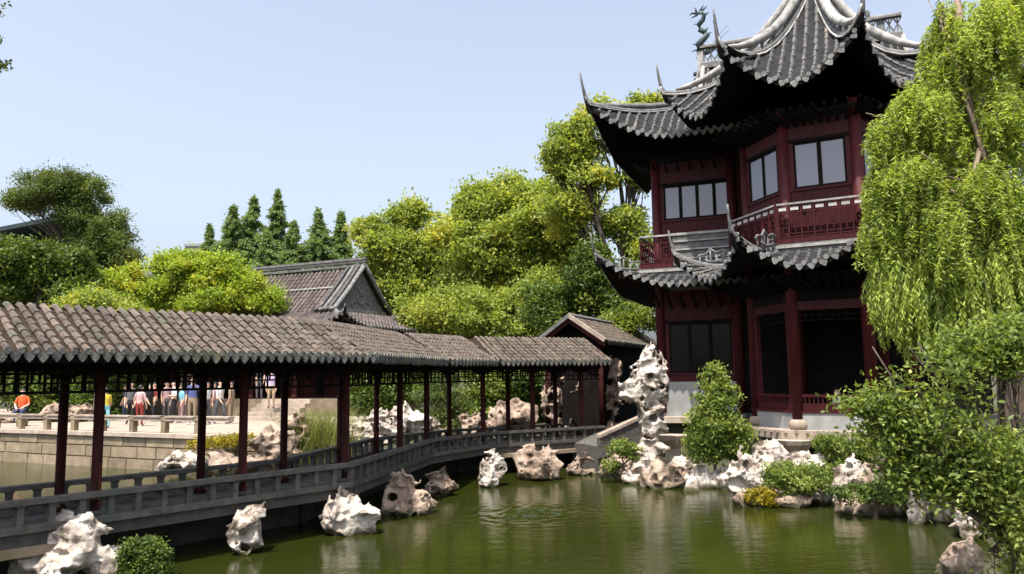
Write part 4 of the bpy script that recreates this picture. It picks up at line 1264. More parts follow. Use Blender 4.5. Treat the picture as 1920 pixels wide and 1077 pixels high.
u_front = Patch(ic[0], ic[1], HH - OH, 0, 0, zf_h, d0=OH)
u_back = Patch(ic[2], ic[3], HH - OH, 0, 0, zf_h, d0=OH)
bed = MB()
for p_ in (p_front, p_side, p_back, u_front, u_back): p_.surface(bed, 6, 14)
for p_ in (p_front, p_side, p_back): p_.surface(bed, 4, 14, -.15)
h_rf = bed.build('roof', M['tile_bed'], hall, True)
for p_ in (p_front, p_side): p_.rows(h_rf, .27, .075, M['roof_purple'], drip_b, nseg=4, jit=.01)
u_front.rows(h_rf, .27, .075, M['roof_purple'], drip_b, nseg=5, drips=False, jit=.01)
# gable wall, verge ridges
a, b, m_ = ic[1], ic[2], (ic[1] + ic[2]) / 2
o_ = hd * .25
MB().add([(a.x + o_.x, a.y + o_.y, zf_h(OH)), (b.x + o_.x, b.y + o_.y, zf_h(OH)), (m_.x + o_.x, m_.y + o_.y, ZRG)], [(0, 1, 2)]).build('gable_wall', M['ridge_grey'], hall)
mb = MB()
for k, (cx_, cz_, r_) in enumerate(((0, .75, .26), (-.55, .45, .18), (.55, .45, .18), (0, 1.25, .16))):
    for q in range(8):
        t0, t1 = q * math.pi / 4, (q + 1) * math.pi / 4
        g0 = m_ + hn * (cx_ + r_ * math.cos(t0)) + hd * .22; g1 = m_ + hn * (cx_ + r_ * math.cos(t1)) + hd * .22
        mb.bar((*g0, zf_h(OH) + cz_ + r_ * math.sin(t0)), (*g1, zf_h(OH) + cz_ + r_ * math.sin(t1)), .05, .06)
mb.build('gable_carving', M['ridge_light'], hall)
g0 = a + hd * .2; g1 = b + hd * .2
MB().bar((*g0, zf_h(OH) + .12), (*g1, zf_h(OH) + .12), .10, .24).build('gable_band', M['ridge_light'], hall)
for e_ in (ic[1], ic[2]):
    for k, (sh, r_, mm) in enumerate(((0.0, .12, 'ridge_grey'), (.34, .10, 'tile_grey'), (.62, .10, 'ridge_grey'), (.95, .09, 'tile_grey'))):
        pp_ = []
        for u_ in (0, .2, .4, .6, .8, 1):
            q = e_.lerp(m_, u_) + hd * sh; pp_.append(Vector((q.x, q.y, zf_h(OH + (HH - OH) * u_) + .16)))
        if e_ is ic[1]:
            q = e_ + hn * .35 + hd * sh; pp_.insert(0, Vector((q.x, q.y, zf_h(OH) + .06)))
        MB().tube(pp_, r_, 6).build('verge_ridge', M[mm], h_rf, True)
for zz, r_, mm in ((.14, .13, 'ridge_grey'), (.34, .08, 'tile_grey'), (.48, .10, 'ridge_grey')):
    a_, b_ = hp(-.1, 0), hp(HLEN, 0)
    MB().bar((*a_, ZRG + zz), (*b_, ZRG + zz), r_ * 2, .12).build('ridge', M[mm], h_rf)
a_, b_ = hp(.9, 1.05), hp(HLEN, 1.05)
MB().tube([Vector((*a_, zf_h(HH - 1.05) + .10)), Vector((*b_, zf_h(HH - 1.05) + .10))], .06, 6).build('roof_band', M['ridge_light'], h_rf, True)
for p_, ends in ((p_side, (0, 1)),):
    for e_ in ends:
        pts = [p_.pt(p_.xl(p_.D * u_) if e_ == 0 else p_.xr(p_.D * u_), p_.D * u_) for u_ in (0, .15, .3, .5, .7, 1)]
        c_ = ec[1 + e_]; td = ((c_ - ec[2 - e_]).normalized() + (c_ - ec[0 if e_ == 0 else 3]).normalized()).normalized()
        hip_ridge(h_rf, pts, td, .35, .22, .09, 'ridge_grey')
# body: stone base, dark recessed front with columns, red door leaves
mb = MB(); mb.prism([hp(HLEN, 3.3), hp(-1.2, 3.3), hp(-1.2, -3.3), hp(HLEN, -3.3)], .9, 1.95); mb.build('base', M['stone_tan'], hall)
mb = MB(); mb.prism([hp(HLEN, 1.6), hp(-.6, 1.6), hp(-.6, -2.6), hp(HLEN, -2.6)], 1.95, 5.1); mb.build('wall', M['wood_red_dark'], hall)
cmh = MB(); cmh.lathe((0, 0, 0), [(.2, 0), (.2, .12), (.14, .18), (.14, 3.2)], 10); cmh = cmh.mesh('column', M['wood_red_dark'], True)
for k in range(7):
    q = hp(-.9 + k * 2.6, 3.0); link('column', cmh, hall, Matrix.Translation((q.x, q.y, 1.95)))
    if k < 6:
        q2 = hp(-.9 + (k + 1) * 2.6, 3.0)
        MB().bar((*q, 4.75), (*q2, 4.75), .12, .5).build('beam', M['wood_dark'], hall)
        for j in range(4):
            a_ = hp(-.7 + k * 2.6 + j * .6, 1.57); b_ = hp(-.7 + k * 2.6 + j * .6 + .54, 1.57)
            f_ = MB().bar((*a_, 3.3), (*b_, 3.3), .06, 2.5).build('door_leaf', M['wood_dark'], hall)
            MB().bar((*(a_.lerp(b_, .15) + hn * .035), 3.75), (*(a_.lerp(b_, .85) + hn * .035), 3.75), .02, 1.2).build('door_panel', M['wood_red_dark'], f_)
q = P(512, 770, Y=32.5)
stp = thing('stone_steps', (q.x, q.y, TZ), 'short flight of pale stone steps leading up to the hall', 'steps')
for k in range(5):
    c_ = Vector((q.x, q.y)) - hn * (k * .30 - .3)
    MB().box((c_.x, c_.y, TZ + .09 + k * .17), (2.6, .34 + .0, .165), (hd.x, hd.y, 0), (hn.x, hn.y, 0)).build('step', M['stone_pale'], stp)

# ------------------------------------------------------------------ small gabled corridor house between bridge and pavilion
g0 = P(1068, 595, Y=27.2); gd = Vector((.40, .9165)); gn = Vector((gd.y, -gd.x)); GW = 1.3; GL = 9.0
gh = thing('corridor_house', (g0.x, g0.y, .8), 'small gabled tile-roofed corridor house between the bridge end and the pavilion', 'house')
gp0 = Vector((g0.x, g0.y)); zg1 = g0.z; zg0 = zg1 - .88
zf_g = lambda d: zg0 + (zg1 - zg0) * (d / GW)
ea, eb = gp0 + gn * GW, gp0 + gn * GW + gd * GL
pr = Patch(ea, eb, GW, 0, 0, zf_g); 
fa_, fb_ = gp0 - gn * GW + gd * GL, gp0 - gn * GW
pl = Patch(fa_, fb_, GW, 0, 0, zf_g)
bed = MB(); 
for p_ in (pr, pl): p_.surface(bed, 4, 8); p_.surface(bed, 4, 8, -.1)
g_rf = bed.build('roof', M['tile_bed'], gh)
pr.rows(g_rf, .22, .06, M['tile_brown'], drip_b, nseg=4)
pl.rows(g_rf, .22, .06, M['tile_brown'], drip_b, nseg=4)
for sg in (-1, 1):
    p0_ = gp0 - gd * .06; e_ = p0_ + gn * (GW * sg)
    MB().bar((e_.x, e_.y, zg0 + .02), (p0_.x, p0_.y, zg1 + .04), .22, .13).build('verge', M['stone_pale'] if sg > 0 else M['ridge_grey'], g_rf)
    MB().bar((e_.x + gd.x * .02, e_.y + gd.y * .02, zg0 - .13), (p0_.x + gd.x * .02, p0_.y + gd.y * .02, zg1 - .11), .10, .16).build('bargeboard', M['wood_red_dark'], g_rf)
MB().tube([(gp0.x, gp0.y, zg1 + .07), (*(gp0 + gd * GL), zg1 + .07)], .09, 7).build('ridge', M['ridge_grey'], g_rf, True)
w0 = gp0 + gd * .5
mb = MB(); mb.prism([w0 + gn * .95, w0 + gn * .95 + gd * 8, w0 - gn * .95 + gd * 8, w0 - gn * .95], .5, zg0 - .02); mb.build('wall', M['wood_dark'], gh)
mb = MB(); mb.add([(*(w0 + gn * .95), zg0 - .02), (*(w0 - gn * .95), zg0 - .02), (*w0, zg1 - .2)], [(0, 1, 2)]); mb.build('gable_wall', M['wood_dark'], gh)
for sg in (-1, 1):
    q = gp0 + gd * .3 + gn * (1.0 * sg); MB().lathe((q.x, q.y, .5), [(.09, 0), (.09, zg0 - .5)], 10).build('column', M['wood_red_dark'], gh, True)

# ------------------------------------------------------------------ modern buildings far behind the trees
a = P(-40, 445, Y=62); b = P(128, 408, Y=62)
bb = thing('office_building', (a.x, a.y, .9), 'grey modern building with a green roof edge behind the pine', 'building')
mb = MB(); mb.box(((a.x + b.x) / 2, 67, 7.0), (b.x - a.x - .6, 9.5, 13.0)); mb.build('wall', M['concrete'], bb)
zA = a.z; zB = b.z
mb = MB()
mb.add([(a.x - 1, 61, zA), (b.x, 61, zB), (b.x, 72, zB), (a.x - 1, 72, zA), (a.x - 1, 61, zA - .35), (b.x, 61, zB - .35), (b.x, 72, zB - .35), (a.x - 1, 72, zA - .35)],
       [(0, 1, 2, 3), (4, 7, 6, 5), (0, 4, 5, 1), (1, 5, 6, 2), (2, 6, 7, 3), (3, 7, 4, 0)])
mb.build('roof_edge', M['green_metal'], bb)
MB().box(((a.x + b.x) / 2, 66.9, 13.6), (b.x - a.x - 1.0, 9.2, 1.0)).build('attic', M['concrete'], bb)
for r_ in range(3):
    for k in range(5):
        xx = a.x + .9 + k * 1.35
        f_ = MB().box((xx, 62.2, 12.0 - r_ * 3.2), (.95, .12, 1.5)).build('window', M['stone_pale'], bb)
        MB().box((xx, 62.12, 12.0 - r_ * 3.2), (.8, .06, 1.35)).build('pane', M['glass'], f_)
q = P(372, 462, Y=150)
bb = thing('apartment_block', (q.x, q.y, .9), 'pale distant flat-roofed block peeping out behind the conifers', 'building')
MB().box((q.x, q.y + 4, q.z / 2), (5, 8, q.z)).build('wall', M['concrete'], bb)
MB().box((q.x, q.y + 4, q.z + .2), (5.4, 8.6, .5)).build('roof', M['concrete'], bb)
for k in range(4):
    MB().box((q.x - 1.8 + k * 1.2, q.y - .05, q.z - 1.8), (.9, .12, 1.3)).build('window', M['glass'], bb)
q = P(272, 505, Y=58)
bb = thing('tiled_house', (q.x, q.y, .9), 'grey tile-roofed house half hidden behind the lime green tree', 'house')
rd = Vector((.96, -.28)); rn_ = Vector((-.28, -.96))
c0 = Vector((q.x, q.y))
bed = MB()
for sg in (1, -1):
    g_ = []
    for k in range(4):
        v = k / 3
        g_.append([Vector((*(c0 + rd * s_ + rn_ * (sg * v * 3.2)), q.z - 1.9 * v + .35 * math.sin(v * math.pi) * -.4)) for s_ in (-5, -2.5, 0, 2.5, 5)])
    bed.sheet(g_)
rf_ = bed.build('roof', M['tile_grey'], bb)
MB().tube([(*(c0 - rd * 5.2), q.z + .45), (*(c0 - rd * 4.2), q.z + .18), (*c0, q.z + .1), (*(c0 + rd * 4.2), q.z + .18), (*(c0 + rd * 5.2), q.z + .45)], .16, 7).build('ridge', M['ridge_grey'], rf_, True)
mb = MB(); mb.prism([c0 + rd * 4.5 + rn_ * 2.6, c0 - rd * 4.5 + rn_ * 2.6, c0 - rd * 4.5 - rn_ * 2.6, c0 + rd * 4.5 - rn_ * 2.6], .8, q.z - 1.6); mb.build('wall', M['plaster'], bb)
# ------------------------------------------------------------------ vegetation
def leaves(centers, normals_up, L_, W_, rng, tint, fold=0.0, dirs=None):
    """one rhombic leaf per centre -> verts, quads, per-vertex tint"""
    n = len(centers)
    if dirs is None:
        dirs = rng.normal(size=(n, 3))
    dirs = dirs / (np.linalg.norm(dirs, axis=1, keepdims=True) + 1e-9)
    nn = rng.normal(size=(n, 3)); nn[:, 2] += normals_up
    side = np.cross(dirs, nn); side /= (np.linalg.norm(side, axis=1, keepdims=True) + 1e-9)
    l = L_ * rng.uniform(.65, 1.25, (n, 1)); w = W_ * rng.uniform(.7, 1.2, (n, 1))
    a = centers - dirs * l * .5; c = centers + dirs * l * .5
    m = centers - dirs * l * .06
    b = m + side * w * .5; d = m - side * w * .5
    v = np.stack([a, b, c, d], 1).reshape(-1, 3)
    q = np.arange(n * 4).reshape(n, 4)
    return v, q, np.repeat(tint, 4)

def clumps(lobes, n_clump, rng, hollow=.55, gap=.0, zflat=1.0):
    """clump centres spread through the ellipsoid lobes, denser towards the outside"""
    L_ = np.array(lobes, float)
    wgt = (L_[:, 3] * L_[:, 5]) ** 1.0 + .3 * L_[:, 4] * L_[:, 3]
    k = rng.choice(len(L_), n_clump, p=wgt / wgt.sum())
    u = rng.normal(size=(n_clump, 3)); u /= np.linalg.norm(u, axis=1, keepdims=True)
    rad = hollow + (1 - hollow) * rng.random(n_clump) ** .7
    c = L_[k, :3] + u * rad[:, None] * L_[k, 3:]
    if gap:
        keep = vnoise(c, 1.1, 3.3) > (-.75 + gap)
        c = c[keep]; u = u[keep]; k = k[keep]
    return c, u, k

def limb(mb, a, b, r0, r1, rn, n=6, bend=.12):
    a, b = Vector(a), Vector(b); L_ = (b - a).length
    off = Vector((rn.uniform(-1, 1), rn.uniform(-1, 1), rn.uniform(-.2, .6))) * (bend * L_)
    pts = []
    for i in range(n + 1):
        t = i / n
        pts.append(a.lerp(b, t) + off * math.sin(t * math.pi) + Vector((rn.uniform(-1, 1), rn.uniform(-1, 1), 0)) * (.012 * L_))
    mb.tube(pts, [r0 + (r1 - r0) * (i / n) for i in range(n + 1)], 7)
    return pts

def tree(name, label, cat, base, lobes, leaf, n_clump, per, clump_r, leaf_len, leaf_w, seed, bark='bark', trunk_r=.25, fork=.45, up=.8, young=.25, gap=.35, hollow=.5, group=None, trunk_to=None, twigs=2, flat=.75):
    rng = np.random.default_rng(seed); rn = random.Random(seed)
    t = thing(name, base, label, cat, group)
    base = Vector(base)
    L_ = np.array(lobes, float)
    top = Vector(L_[:, :3].mean(0))
    if trunk_to: top = Vector(trunk_to)
    fk = base.lerp(top, fork)
    mb = MB()
    limb(mb, base - Vector((0, 0, .3)), fk, trunk_r * 1.25, trunk_r * .8, rn, 7, .05)
    # every main lobe breaks up into uneven boughs, and the leaf clumps sit on those
    big = max(l_[3] for l_ in lobes) > .9
    sub_ = []
    for lb in lobes:
        if not big:
            sub_.append(lb); continue
        for q_ in range(11):
            u_ = rng.normal(size=3); u_[2] += .25; u_ /= np.linalg.norm(u_)
            k_ = rng.uniform(.55, .98); r_ = rng.uniform(.24, .50)
            sub_.append((lb[0] + u_[0] * lb[3] * k_, lb[1] + u_[1] * lb[4] * k_, lb[2] + u_[2] * lb[5] * k_, lb[3] * r_ * 1.15, lb[4] * r_, lb[5] * r_ * .9))
        sub_.append((lb[0], lb[1], lb[2], lb[3] * .72, lb[4] * .72, lb[5] * .72))
    c, u, kk = clumps(sub_, n_clump, rng, hollow, gap)
    kk = kk // (12 if big else 1)
    for i, lb in enumerate(lobes):
        cen = Vector(lb[:3])
        pts = limb(mb, fk.lerp(base, rn.uniform(0, .2)), cen, trunk_r * .55, trunk_r * .16, rn, 6, .10)
        mine = c[kk == i]
        for j in range(min(len(mine), twigs * 3)):
            tg = Vector(mine[rn.randrange(len(mine))])
            limb(mb, pts[rn.randrange(3, 6)], tg, trunk_r * .14, trunk_r * .04, rn, 4, .1)
    mb.build('trunk', M[bark], t, True)
    n = len(c)
    cr = clump_r * rng.uniform(.6, 1.3, n)
    pos = np.repeat(c, per, 0) + rng.normal(size=(n * per, 3)) * np.repeat(cr, per)[:, None] * np.array([.62, .62, .62 * flat])
    # young growth sits on some outer clumps of the crown
    cl = np.clip(.40 + .20 * rng.normal(size=n) + young * (vnoise(c, .5, seed) > .40), 0, 1)
    tint = np.clip(np.repeat(cl, per) + .10 * rng.normal(size=n * per), 0, 1)
    v, q, ti = leaves(pos, up, leaf_len, leaf_w, rng, tint)
    link('crown', np_mesh('crown', v, q, M[leaf], False, ti), t)
    return t

def lob(Y, *specs):
    """(px, py, rx_px, rz_px[, dY]) at depth Y -> ellipsoids in metres"""
    out = []
    for s_ in specs:
        y_ = Y + (s_[4] if len(s_) > 4 else 0)
        p = P(s_[0], s_[1], Y=y_); k = y_ / FPX
        out.append((p.x, p.y, p.z, s_[2] * k, max(s_[2], s_[3]) * k * .8, s_[3] * k))
    return out
def foot(px, Y, z=1.0):
    p = P(px, 700, Y=Y); return (p.x, p.y, z)
GC = 'broad green trees between the hall and the pavilion'
tree('camphor_tree', 'tall camphor tree rising behind the pavilion eave with open dark limbs', 'tree', foot(1165, 38), lob(38, (1085, 275, 62, 52), (1050, 300, 34, 40), (1135, 240, 55, 42), (1205, 205, 40, 26, 2), (1105, 345, 60, 38), (1195, 330, 22, 40), (1190, 440, 32, 50), (1060, 400, 50, 38), (1150, 420, 30, 30)), 'leaf_camphor', 1000, 62, 0.42, .24, .12, 101, trunk_r=.34, fork=.5, gap=.45, trunk_to=P(1165, 330, Y=38), twigs=4)
tree('camphor_tree', 'round-headed camphor tree with yellow young leaves, tallest of those beside the hall gable', 'tree', foot(960, 43), lob(43, (925, 375, 62, 42), (885, 390, 34, 52), (1030, 380, 65, 44, -1), (1000, 430, 75, 60, -1), (920, 460, 80, 60, -1), (1060, 470, 60, 50), (960, 540, 95, 55), (1075, 400, 45, 40)), 'leaf_camphor', 1900, 62, 0.48, .26, .13, 102, trunk_r=.38, young=.3, gap=.3, fork=.35)
tree('camphor_tree', 'lower spreading camphor tree directly behind the hall gable', 'tree', foot(770, 46), lob(46, (768, 405, 34, 28), (702, 445, 38, 34), (755, 470, 72, 46), (830, 460, 55, 50), (715, 515, 58, 52), (800, 540, 85, 62), (860, 510, 60, 60), (690, 580, 50, 40)), 'leaf_camphor', 1600, 62, 0.48, .26, .13, 103, trunk_r=.34, young=.22, gap=.3, fork=.35)
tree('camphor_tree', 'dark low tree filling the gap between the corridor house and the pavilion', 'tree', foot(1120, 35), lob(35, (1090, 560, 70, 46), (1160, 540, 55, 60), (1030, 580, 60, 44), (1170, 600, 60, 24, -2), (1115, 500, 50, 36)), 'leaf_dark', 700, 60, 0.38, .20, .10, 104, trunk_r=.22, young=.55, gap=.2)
tree('camphor_tree', 'mid-green bushy tree behind the middle of the bridge roof', 'tree', foot(900, 39), lob(39, (870, 575, 70, 42), (960, 580, 70, 40), (790, 590, 50, 30), (1020, 540, 50, 40), (870, 618, 80, 26), (980, 620, 70, 26)), 'leaf_camphor', 800, 60, 0.45, .22, .11, 105, trunk_r=.22, young=.2, gap=.2)
# pine by the modern building
tree('pine_tree', 'flat-topped old pine with a dark crown behind the bridge roof', 'tree', foot(190, 44), lob(44, (115, 362, 74, 34), (60, 380, 44, 24), (165, 362, 48, 36), (190, 415, 44, 44), (140, 395, 50, 34), (190, 400, 30, 30), (205, 450, 44, 42), (150, 440, 34, 30), (230, 490, 32, 42), (170, 490, 70, 40), (110, 460, 22, 18)), 'leaf_pine', 1900, 60, .40, .22, .065, 110, trunk_r=.26, gap=.5, hollow=.4, fork=.55, trunk_to=P(160, 400, Y=44), twigs=4, young=.1)
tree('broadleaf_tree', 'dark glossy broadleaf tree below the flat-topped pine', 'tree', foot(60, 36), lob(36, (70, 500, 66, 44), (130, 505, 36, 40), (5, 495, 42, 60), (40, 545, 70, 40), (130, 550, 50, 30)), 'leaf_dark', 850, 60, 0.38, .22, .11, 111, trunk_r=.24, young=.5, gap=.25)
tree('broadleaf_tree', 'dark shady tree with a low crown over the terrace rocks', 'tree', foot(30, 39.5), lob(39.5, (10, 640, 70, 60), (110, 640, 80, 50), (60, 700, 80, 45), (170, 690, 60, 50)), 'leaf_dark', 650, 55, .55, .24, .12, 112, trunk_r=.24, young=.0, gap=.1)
tree('lime_tree', 'bright lime-green tree with orange young shoots in front of the hall roof', 'tree', foot(350, 37), lob(37, (245, 535, 55, 38), (215, 570, 50, 30), (330, 545, 60, 40), (365, 495, 50, 24), (420, 520, 62, 40), (310, 500, 34, 20), (470, 560, 45, 28), (505, 572, 26, 16), (400, 570, 70, 30), (280, 580, 60, 26)), 'leaf_lime', 1300, 58, 0.33, .19, .095, 113, trunk_r=.22, young=.45, gap=.35, fork=.4)
tree('broadleaf_tree', 'small leafy tree behind the bridge roof next to the lime-green one', 'tree', foot(190, 34), lob(34, (190, 580, 45, 30), (150, 575, 40, 24), (240, 600, 40, 20)), 'leaf_camphor', 300, 55, .4, .18, .09, 114, trunk_r=.16, young=.1)

# conifers in a row
def conifer(px, ytop, Y, wpx, seed, label):
    rng = np.random.default_rng(seed); rn = random.Random(seed)
    tp_ = P(px, ytop, Y=Y); H = tp_.z - .9; k = Y / FPX; Rm = wpx * k * 1.9
    t = thing('conifer', (tp_.x, tp_.y, .9), label, 'tree', 'slender conifers in a row beyond the hall')
    mb = MB(); mb.tube([(tp_.x, tp_.y, .6), (tp_.x, tp_.y, .9 + H * .5), (tp_.x, tp_.y, tp_.z - .3)], [.35, .2, .03], 7); 
    cs = []; ds = []
    z_ = 0.40
    while z_ < 1.0:
        rr_ = Rm * (1 - z_) * 1.25 * rn.uniform(.55, 1.12)
        nb = 7
        for b_ in range(nb):
            a_ = rn.uniform(0, 6.28)
            l_ = rr_ * rn.uniform(.6, 1.1)
            for j in range(int(6 + 30 * l_ / Rm)):
                u_ = rng.random() ** .7
                p = (tp_.x + math.cos(a_) * l_ * u_, tp_.y + math.sin(a_) * l_ * u_, .9 + H * z_ + l_ * u_ * (.35 - .6 * u_))
                cs.append(p); ds.append((math.cos(a_), math.sin(a_), -.2))
            if b_ < 2 and z_ < .9:
                mb.tube([(tp_.x, tp_.y, .9 + H * z_), (tp_.x + math.cos(a_) * l_, tp_.y + math.sin(a_) * l_, .9 + H * z_ - .1 * l_)], [.05, .015], 4)
        z_ += .016 + .002 * rn.random()
    for j in range(40):
        u_ = j / 39; cs.append((tp_.x + rn.gauss(0, .05), tp_.y + rn.gauss(0, .05), tp_.z - 2.2 * (1 - u_) + .25)); ds.append((rn.uniform(-.4, .4), rn.uniform(-.4, .4), .6))
    mb.build('trunk', M['bark'], t, True)
    cs = np.array(cs); n = len(cs); per = 9
    pos = np.repeat(cs, per, 0) + rng.normal(size=(n * per, 3)) * np.array([.16, .16, .12])
    tint = np.clip(.45 + .2 * rng.normal(size=n * per), 0, 1)
    v, q, ti = leaves(pos, .8, .42, .16, rng, tint, dirs=np.repeat(np.array(ds), per, 0) + rng.normal(size=(n * per, 3)) * .7)
    link('crown', np_mesh('crown', v, q, M['leaf_conifer'], False, ti), t)
for i, (px, yt, Y, w_, lab) in enumerate(((393, 425, 100, 62, 'shortest slender conifer, beside the pale distant block'), (437, 390, 86, 100, 'broad conifer beside the shortest one in the row'), (476, 374, 88, 100, 'tall full conifer next to the tallest spire'), (521, 361, 90, 66, 'tallest conifer of the row with a thin spire'), (551, 420, 84, 84, 'squat conifer just past the tallest spire'), (597, 396, 86, 88, 'dense pointed conifer between the squat one and the last one'), (640, 401, 88, 72, 'last narrow conifer of the row, next to the camphor trees'), (500, 440, 80, 90, 'low wide conifer filling the row below the tallest spire'))):
    conifer(px, yt, Y, w_, 200 + i, lab)

# ------------------------------------------------------------------ willow on the right bank
def willow():
    rng = np.random.default_rng(300); rn = random.Random(300)
    Yw = 13.8
    b0 = P(1890, 760, Y=Yw); t = thing('willow_tree', (b0.x, b0.y, .6), 'big bright willow with hanging strands in front of the pavilion', 'tree')
    mb = MB()
    trunk = [Vector((b0.x, b0.y, .2)), P(1895, 640, Y=Yw), P(1885, 420, Y=Yw), P(1848, 215, Y=Yw), P(1822, 140, Y=Yw), P(1800, 60, Y=Yw), P(1790, -60, Y=Yw)]
    mb.tube(trunk, [.26, .24, .20, .13, .10, .08, .04], 9)
    lobes = lob(Yw, (1735, 200, 70, 60), (1790, 90, 60, 70), (1700, 330, 80, 55), (1850, 60, 70, 80), (1870, 220, 70, 90), (1800, 330, 90, 80), (1660, 240, 36, 34), (1880, 400, 60, 80), (1740, 420, 90, 60), (1830, 500, 80, 60), (1660, 400, 36, 40), (1900, -20, 60, 60), (1760, 20, 28, 40), (1680, 490, 46, 40), (1740, 530, 60, 40), (1880, 530, 60, 60))
    starts, u, kk = clumps(lobes, 6400, rng, .3, .28)
    for lb in lobes:
        pts = limb(mb, trunk[rn.randrange(2, 5)], Vector(lb[:3]), .06, .02, rn, 6, .12)
        for j in range(3):
            c = Vector(lb[:3]) + Vector((rn.uniform(-1, 1) * lb[3], rn.uniform(-1, 1) * lb[4], rn.uniform(-.3, 1) * lb[5]))
            limb(mb, pts[4], c, .02, .008, rn, 4, .1)
    cs = []; ds = []; tn = []
    for s_ in starts:
        hang = rn.uniform(.25, .75) if s_[2] > 5.8 else rn.uniform(.4, 1.25)
        out = Vector((s_[0] - trunk[2].x, s_[1] - trunk[2].y, 0)); out = out.normalized() if out.length > .01 else Vector((1, 0, 0))
        sway = Vector((rn.uniform(-.22, .22), rn.uniform(-.22, .22), 0)) + out * rn.uniform(.05, .4)
        p = Vector(s_); n = int(hang / .038)
        tv = rn.gauss(.46, .24) + .06 * (s_[2] > 6)
        pts = []
        for i in range(n):
            q = i / max(1, n)
            p = p + Vector((sway.x * (1 - q) * .055, sway.y * (1 - q) * .055, -.038 + .030 * max(0, .35 - q)))
            pts.append(p.copy())
            for sd in (1, 2):
                d = Vector((rn.uniform(-1, 1), rn.uniform(-1, 1), (-.9 - rn.random() * .6) if s_[2] < 5.2 else rn.uniform(-1.1, .15))).normalized()
                cs.append(p + d * .045); ds.append(d); tn.append(tv + rn.gauss(0, .1))
        if len(pts) > 4 and rn.random() < .5: mb.tube(pts[::4], .0035, 3, False)
    mb.build('trunk', M['bark_pale'], t, True)
    cs = np.array(cs); 
    v, q, ti = leaves(cs, .9, .115, .03, rng, np.clip(np.array(tn), 0, 1), dirs=np.array(ds))
    link('crown', np_mesh('crown', v, q, M['leaf_willow'], False, ti), t)
willow()
tree('bank_tree', 'leafy small tree with broad pale leaves leaning over the pond edge', 'tree', (P(1905, 1010, Y=9.6).x, 9.6, .3),
     lob(9.6, (1760, 690, 90, 66), (1850, 660, 80, 60), (1680, 700, 60, 44), (1800, 790, 120, 80), (1690, 800, 70, 60), (1880, 800, 60, 90), (1720, 640, 40, 28), (1640, 650, 18, 10), (1760, 900, 70, 60), (1880, 930, 60, 90), (1850, 1040, 70, 60), (1620, 760, 34, 22), (1700, 880, 40, 34), (1905, 620, 50, 40), (1895, 700, 50, 70), (1700, 650, 50, 34), (1660, 740, 50, 40), (1840, 870, 90, 70), (1900, 1000, 40, 80)),
     'leaf_shrub', 3300, 14, .22, .085, .044, 310, trunk_r=.055, gap=.62, hollow=.1, young=.3, twigs=5, up=1.2, fork=.3, trunk_to=P(1840, 800, Y=9.6), flat=.6)

# ------------------------------------------------------------------ shrubs and plants
def shrub(name, label, base, lobes, leaf, n_clump, per, cr, ll, lw, seed, cat='shrub', **k):
    return tree(name, label, cat, base, lobes, leaf, n_clump, per, cr, ll, lw, seed, trunk_r=.04, fork=.3, twigs=1, **k)
shrub('shrub', 'round light green shrub in front of the white pavilion base', (P(1340, 870, Y=19.9).x, 19.9, .35), lob(19.9, (1340, 800, 52, 52), (1345, 745, 36, 40), (1320, 835, 40, 30), (1375, 815, 30, 50), (1340, 705, 18, 22)), 'leaf_shrub', 340, 36, .16, .12, .055, 400, gap=.1, up=1.0)
shrub('clipped_bush', 'dense clipped green bush beside the large hollowed boulder', (P(265, 1085, z=0).x, P(265, 1085, z=0).y, .0), lob(P(265, 1085, z=0).y, (265, 1044, 42, 34), (240, 1056, 26, 34), (290, 1056, 28, 34), (265, 1085, 50, 30)), 'leaf_dark', 420, 30, .075, .055, .03, 401, gap=.0, young=0, hollow=.6)  # dark leaf colour paints in the shade this bush stands in
shrub('fern_clump', 'spreading fern and leafy clump on the bank rocks by the pier', (P(1500, 905, Y=17.0).x, 17.0, .2), lob(17.0, (1470, 890, 40, 22), (1530, 885, 36, 20), (1500, 905, 60, 18), (1570, 880, 20, 14)), 'leaf_shrub', 210, 26, .11, .11, .035, 402, gap=.1, up=1.0)
shrub('yellow_plant', 'low yellow-leaved plant at the waterline', (P(1428, 940, Y=16.9).x, 16.9, .1), lob(16.9, (1425, 930, 28, 14), (1445, 938, 20, 10)), 'leaf_yellow', 70, 24, .08, .08, .04, 403, gap=0, up=1.0)
shrub('bank_plant', 'pale green plants sprouting below the ramp among pink rocks', (P(1170, 860, Y=20.9).x, 20.9, .4), lob(20.9, (1165, 840, 30, 14), (1190, 850, 20, 12), (1145, 870, 16, 14)), 'leaf_shrub', 90, 24, .1, .09, .04, 404, gap=0, up=1.0)
shrub('bank_plant', 'dark green low plants under the leafy branches along the water', (P(1640, 925, Y=15.4).x, 15.4, .2), lob(15.4, (1600, 925, 40, 14), (1660, 925, 40, 22), (1710, 905, 40, 30)), 'leaf_dark', 160, 22, .1, .09, .04, 405, gap=.1)
shrub('bank_plant', 'leafy plants round the stone pier under the platform', (P(1600, 850, Y=18.5).x, 18.5, .5), lob(18.5, (1590, 840, 50, 26), (1640, 860, 50, 30), (1550, 830, 24, 14)), 'leaf_shrub', 200, 24, .12, .1, .045, 406, gap=.1)
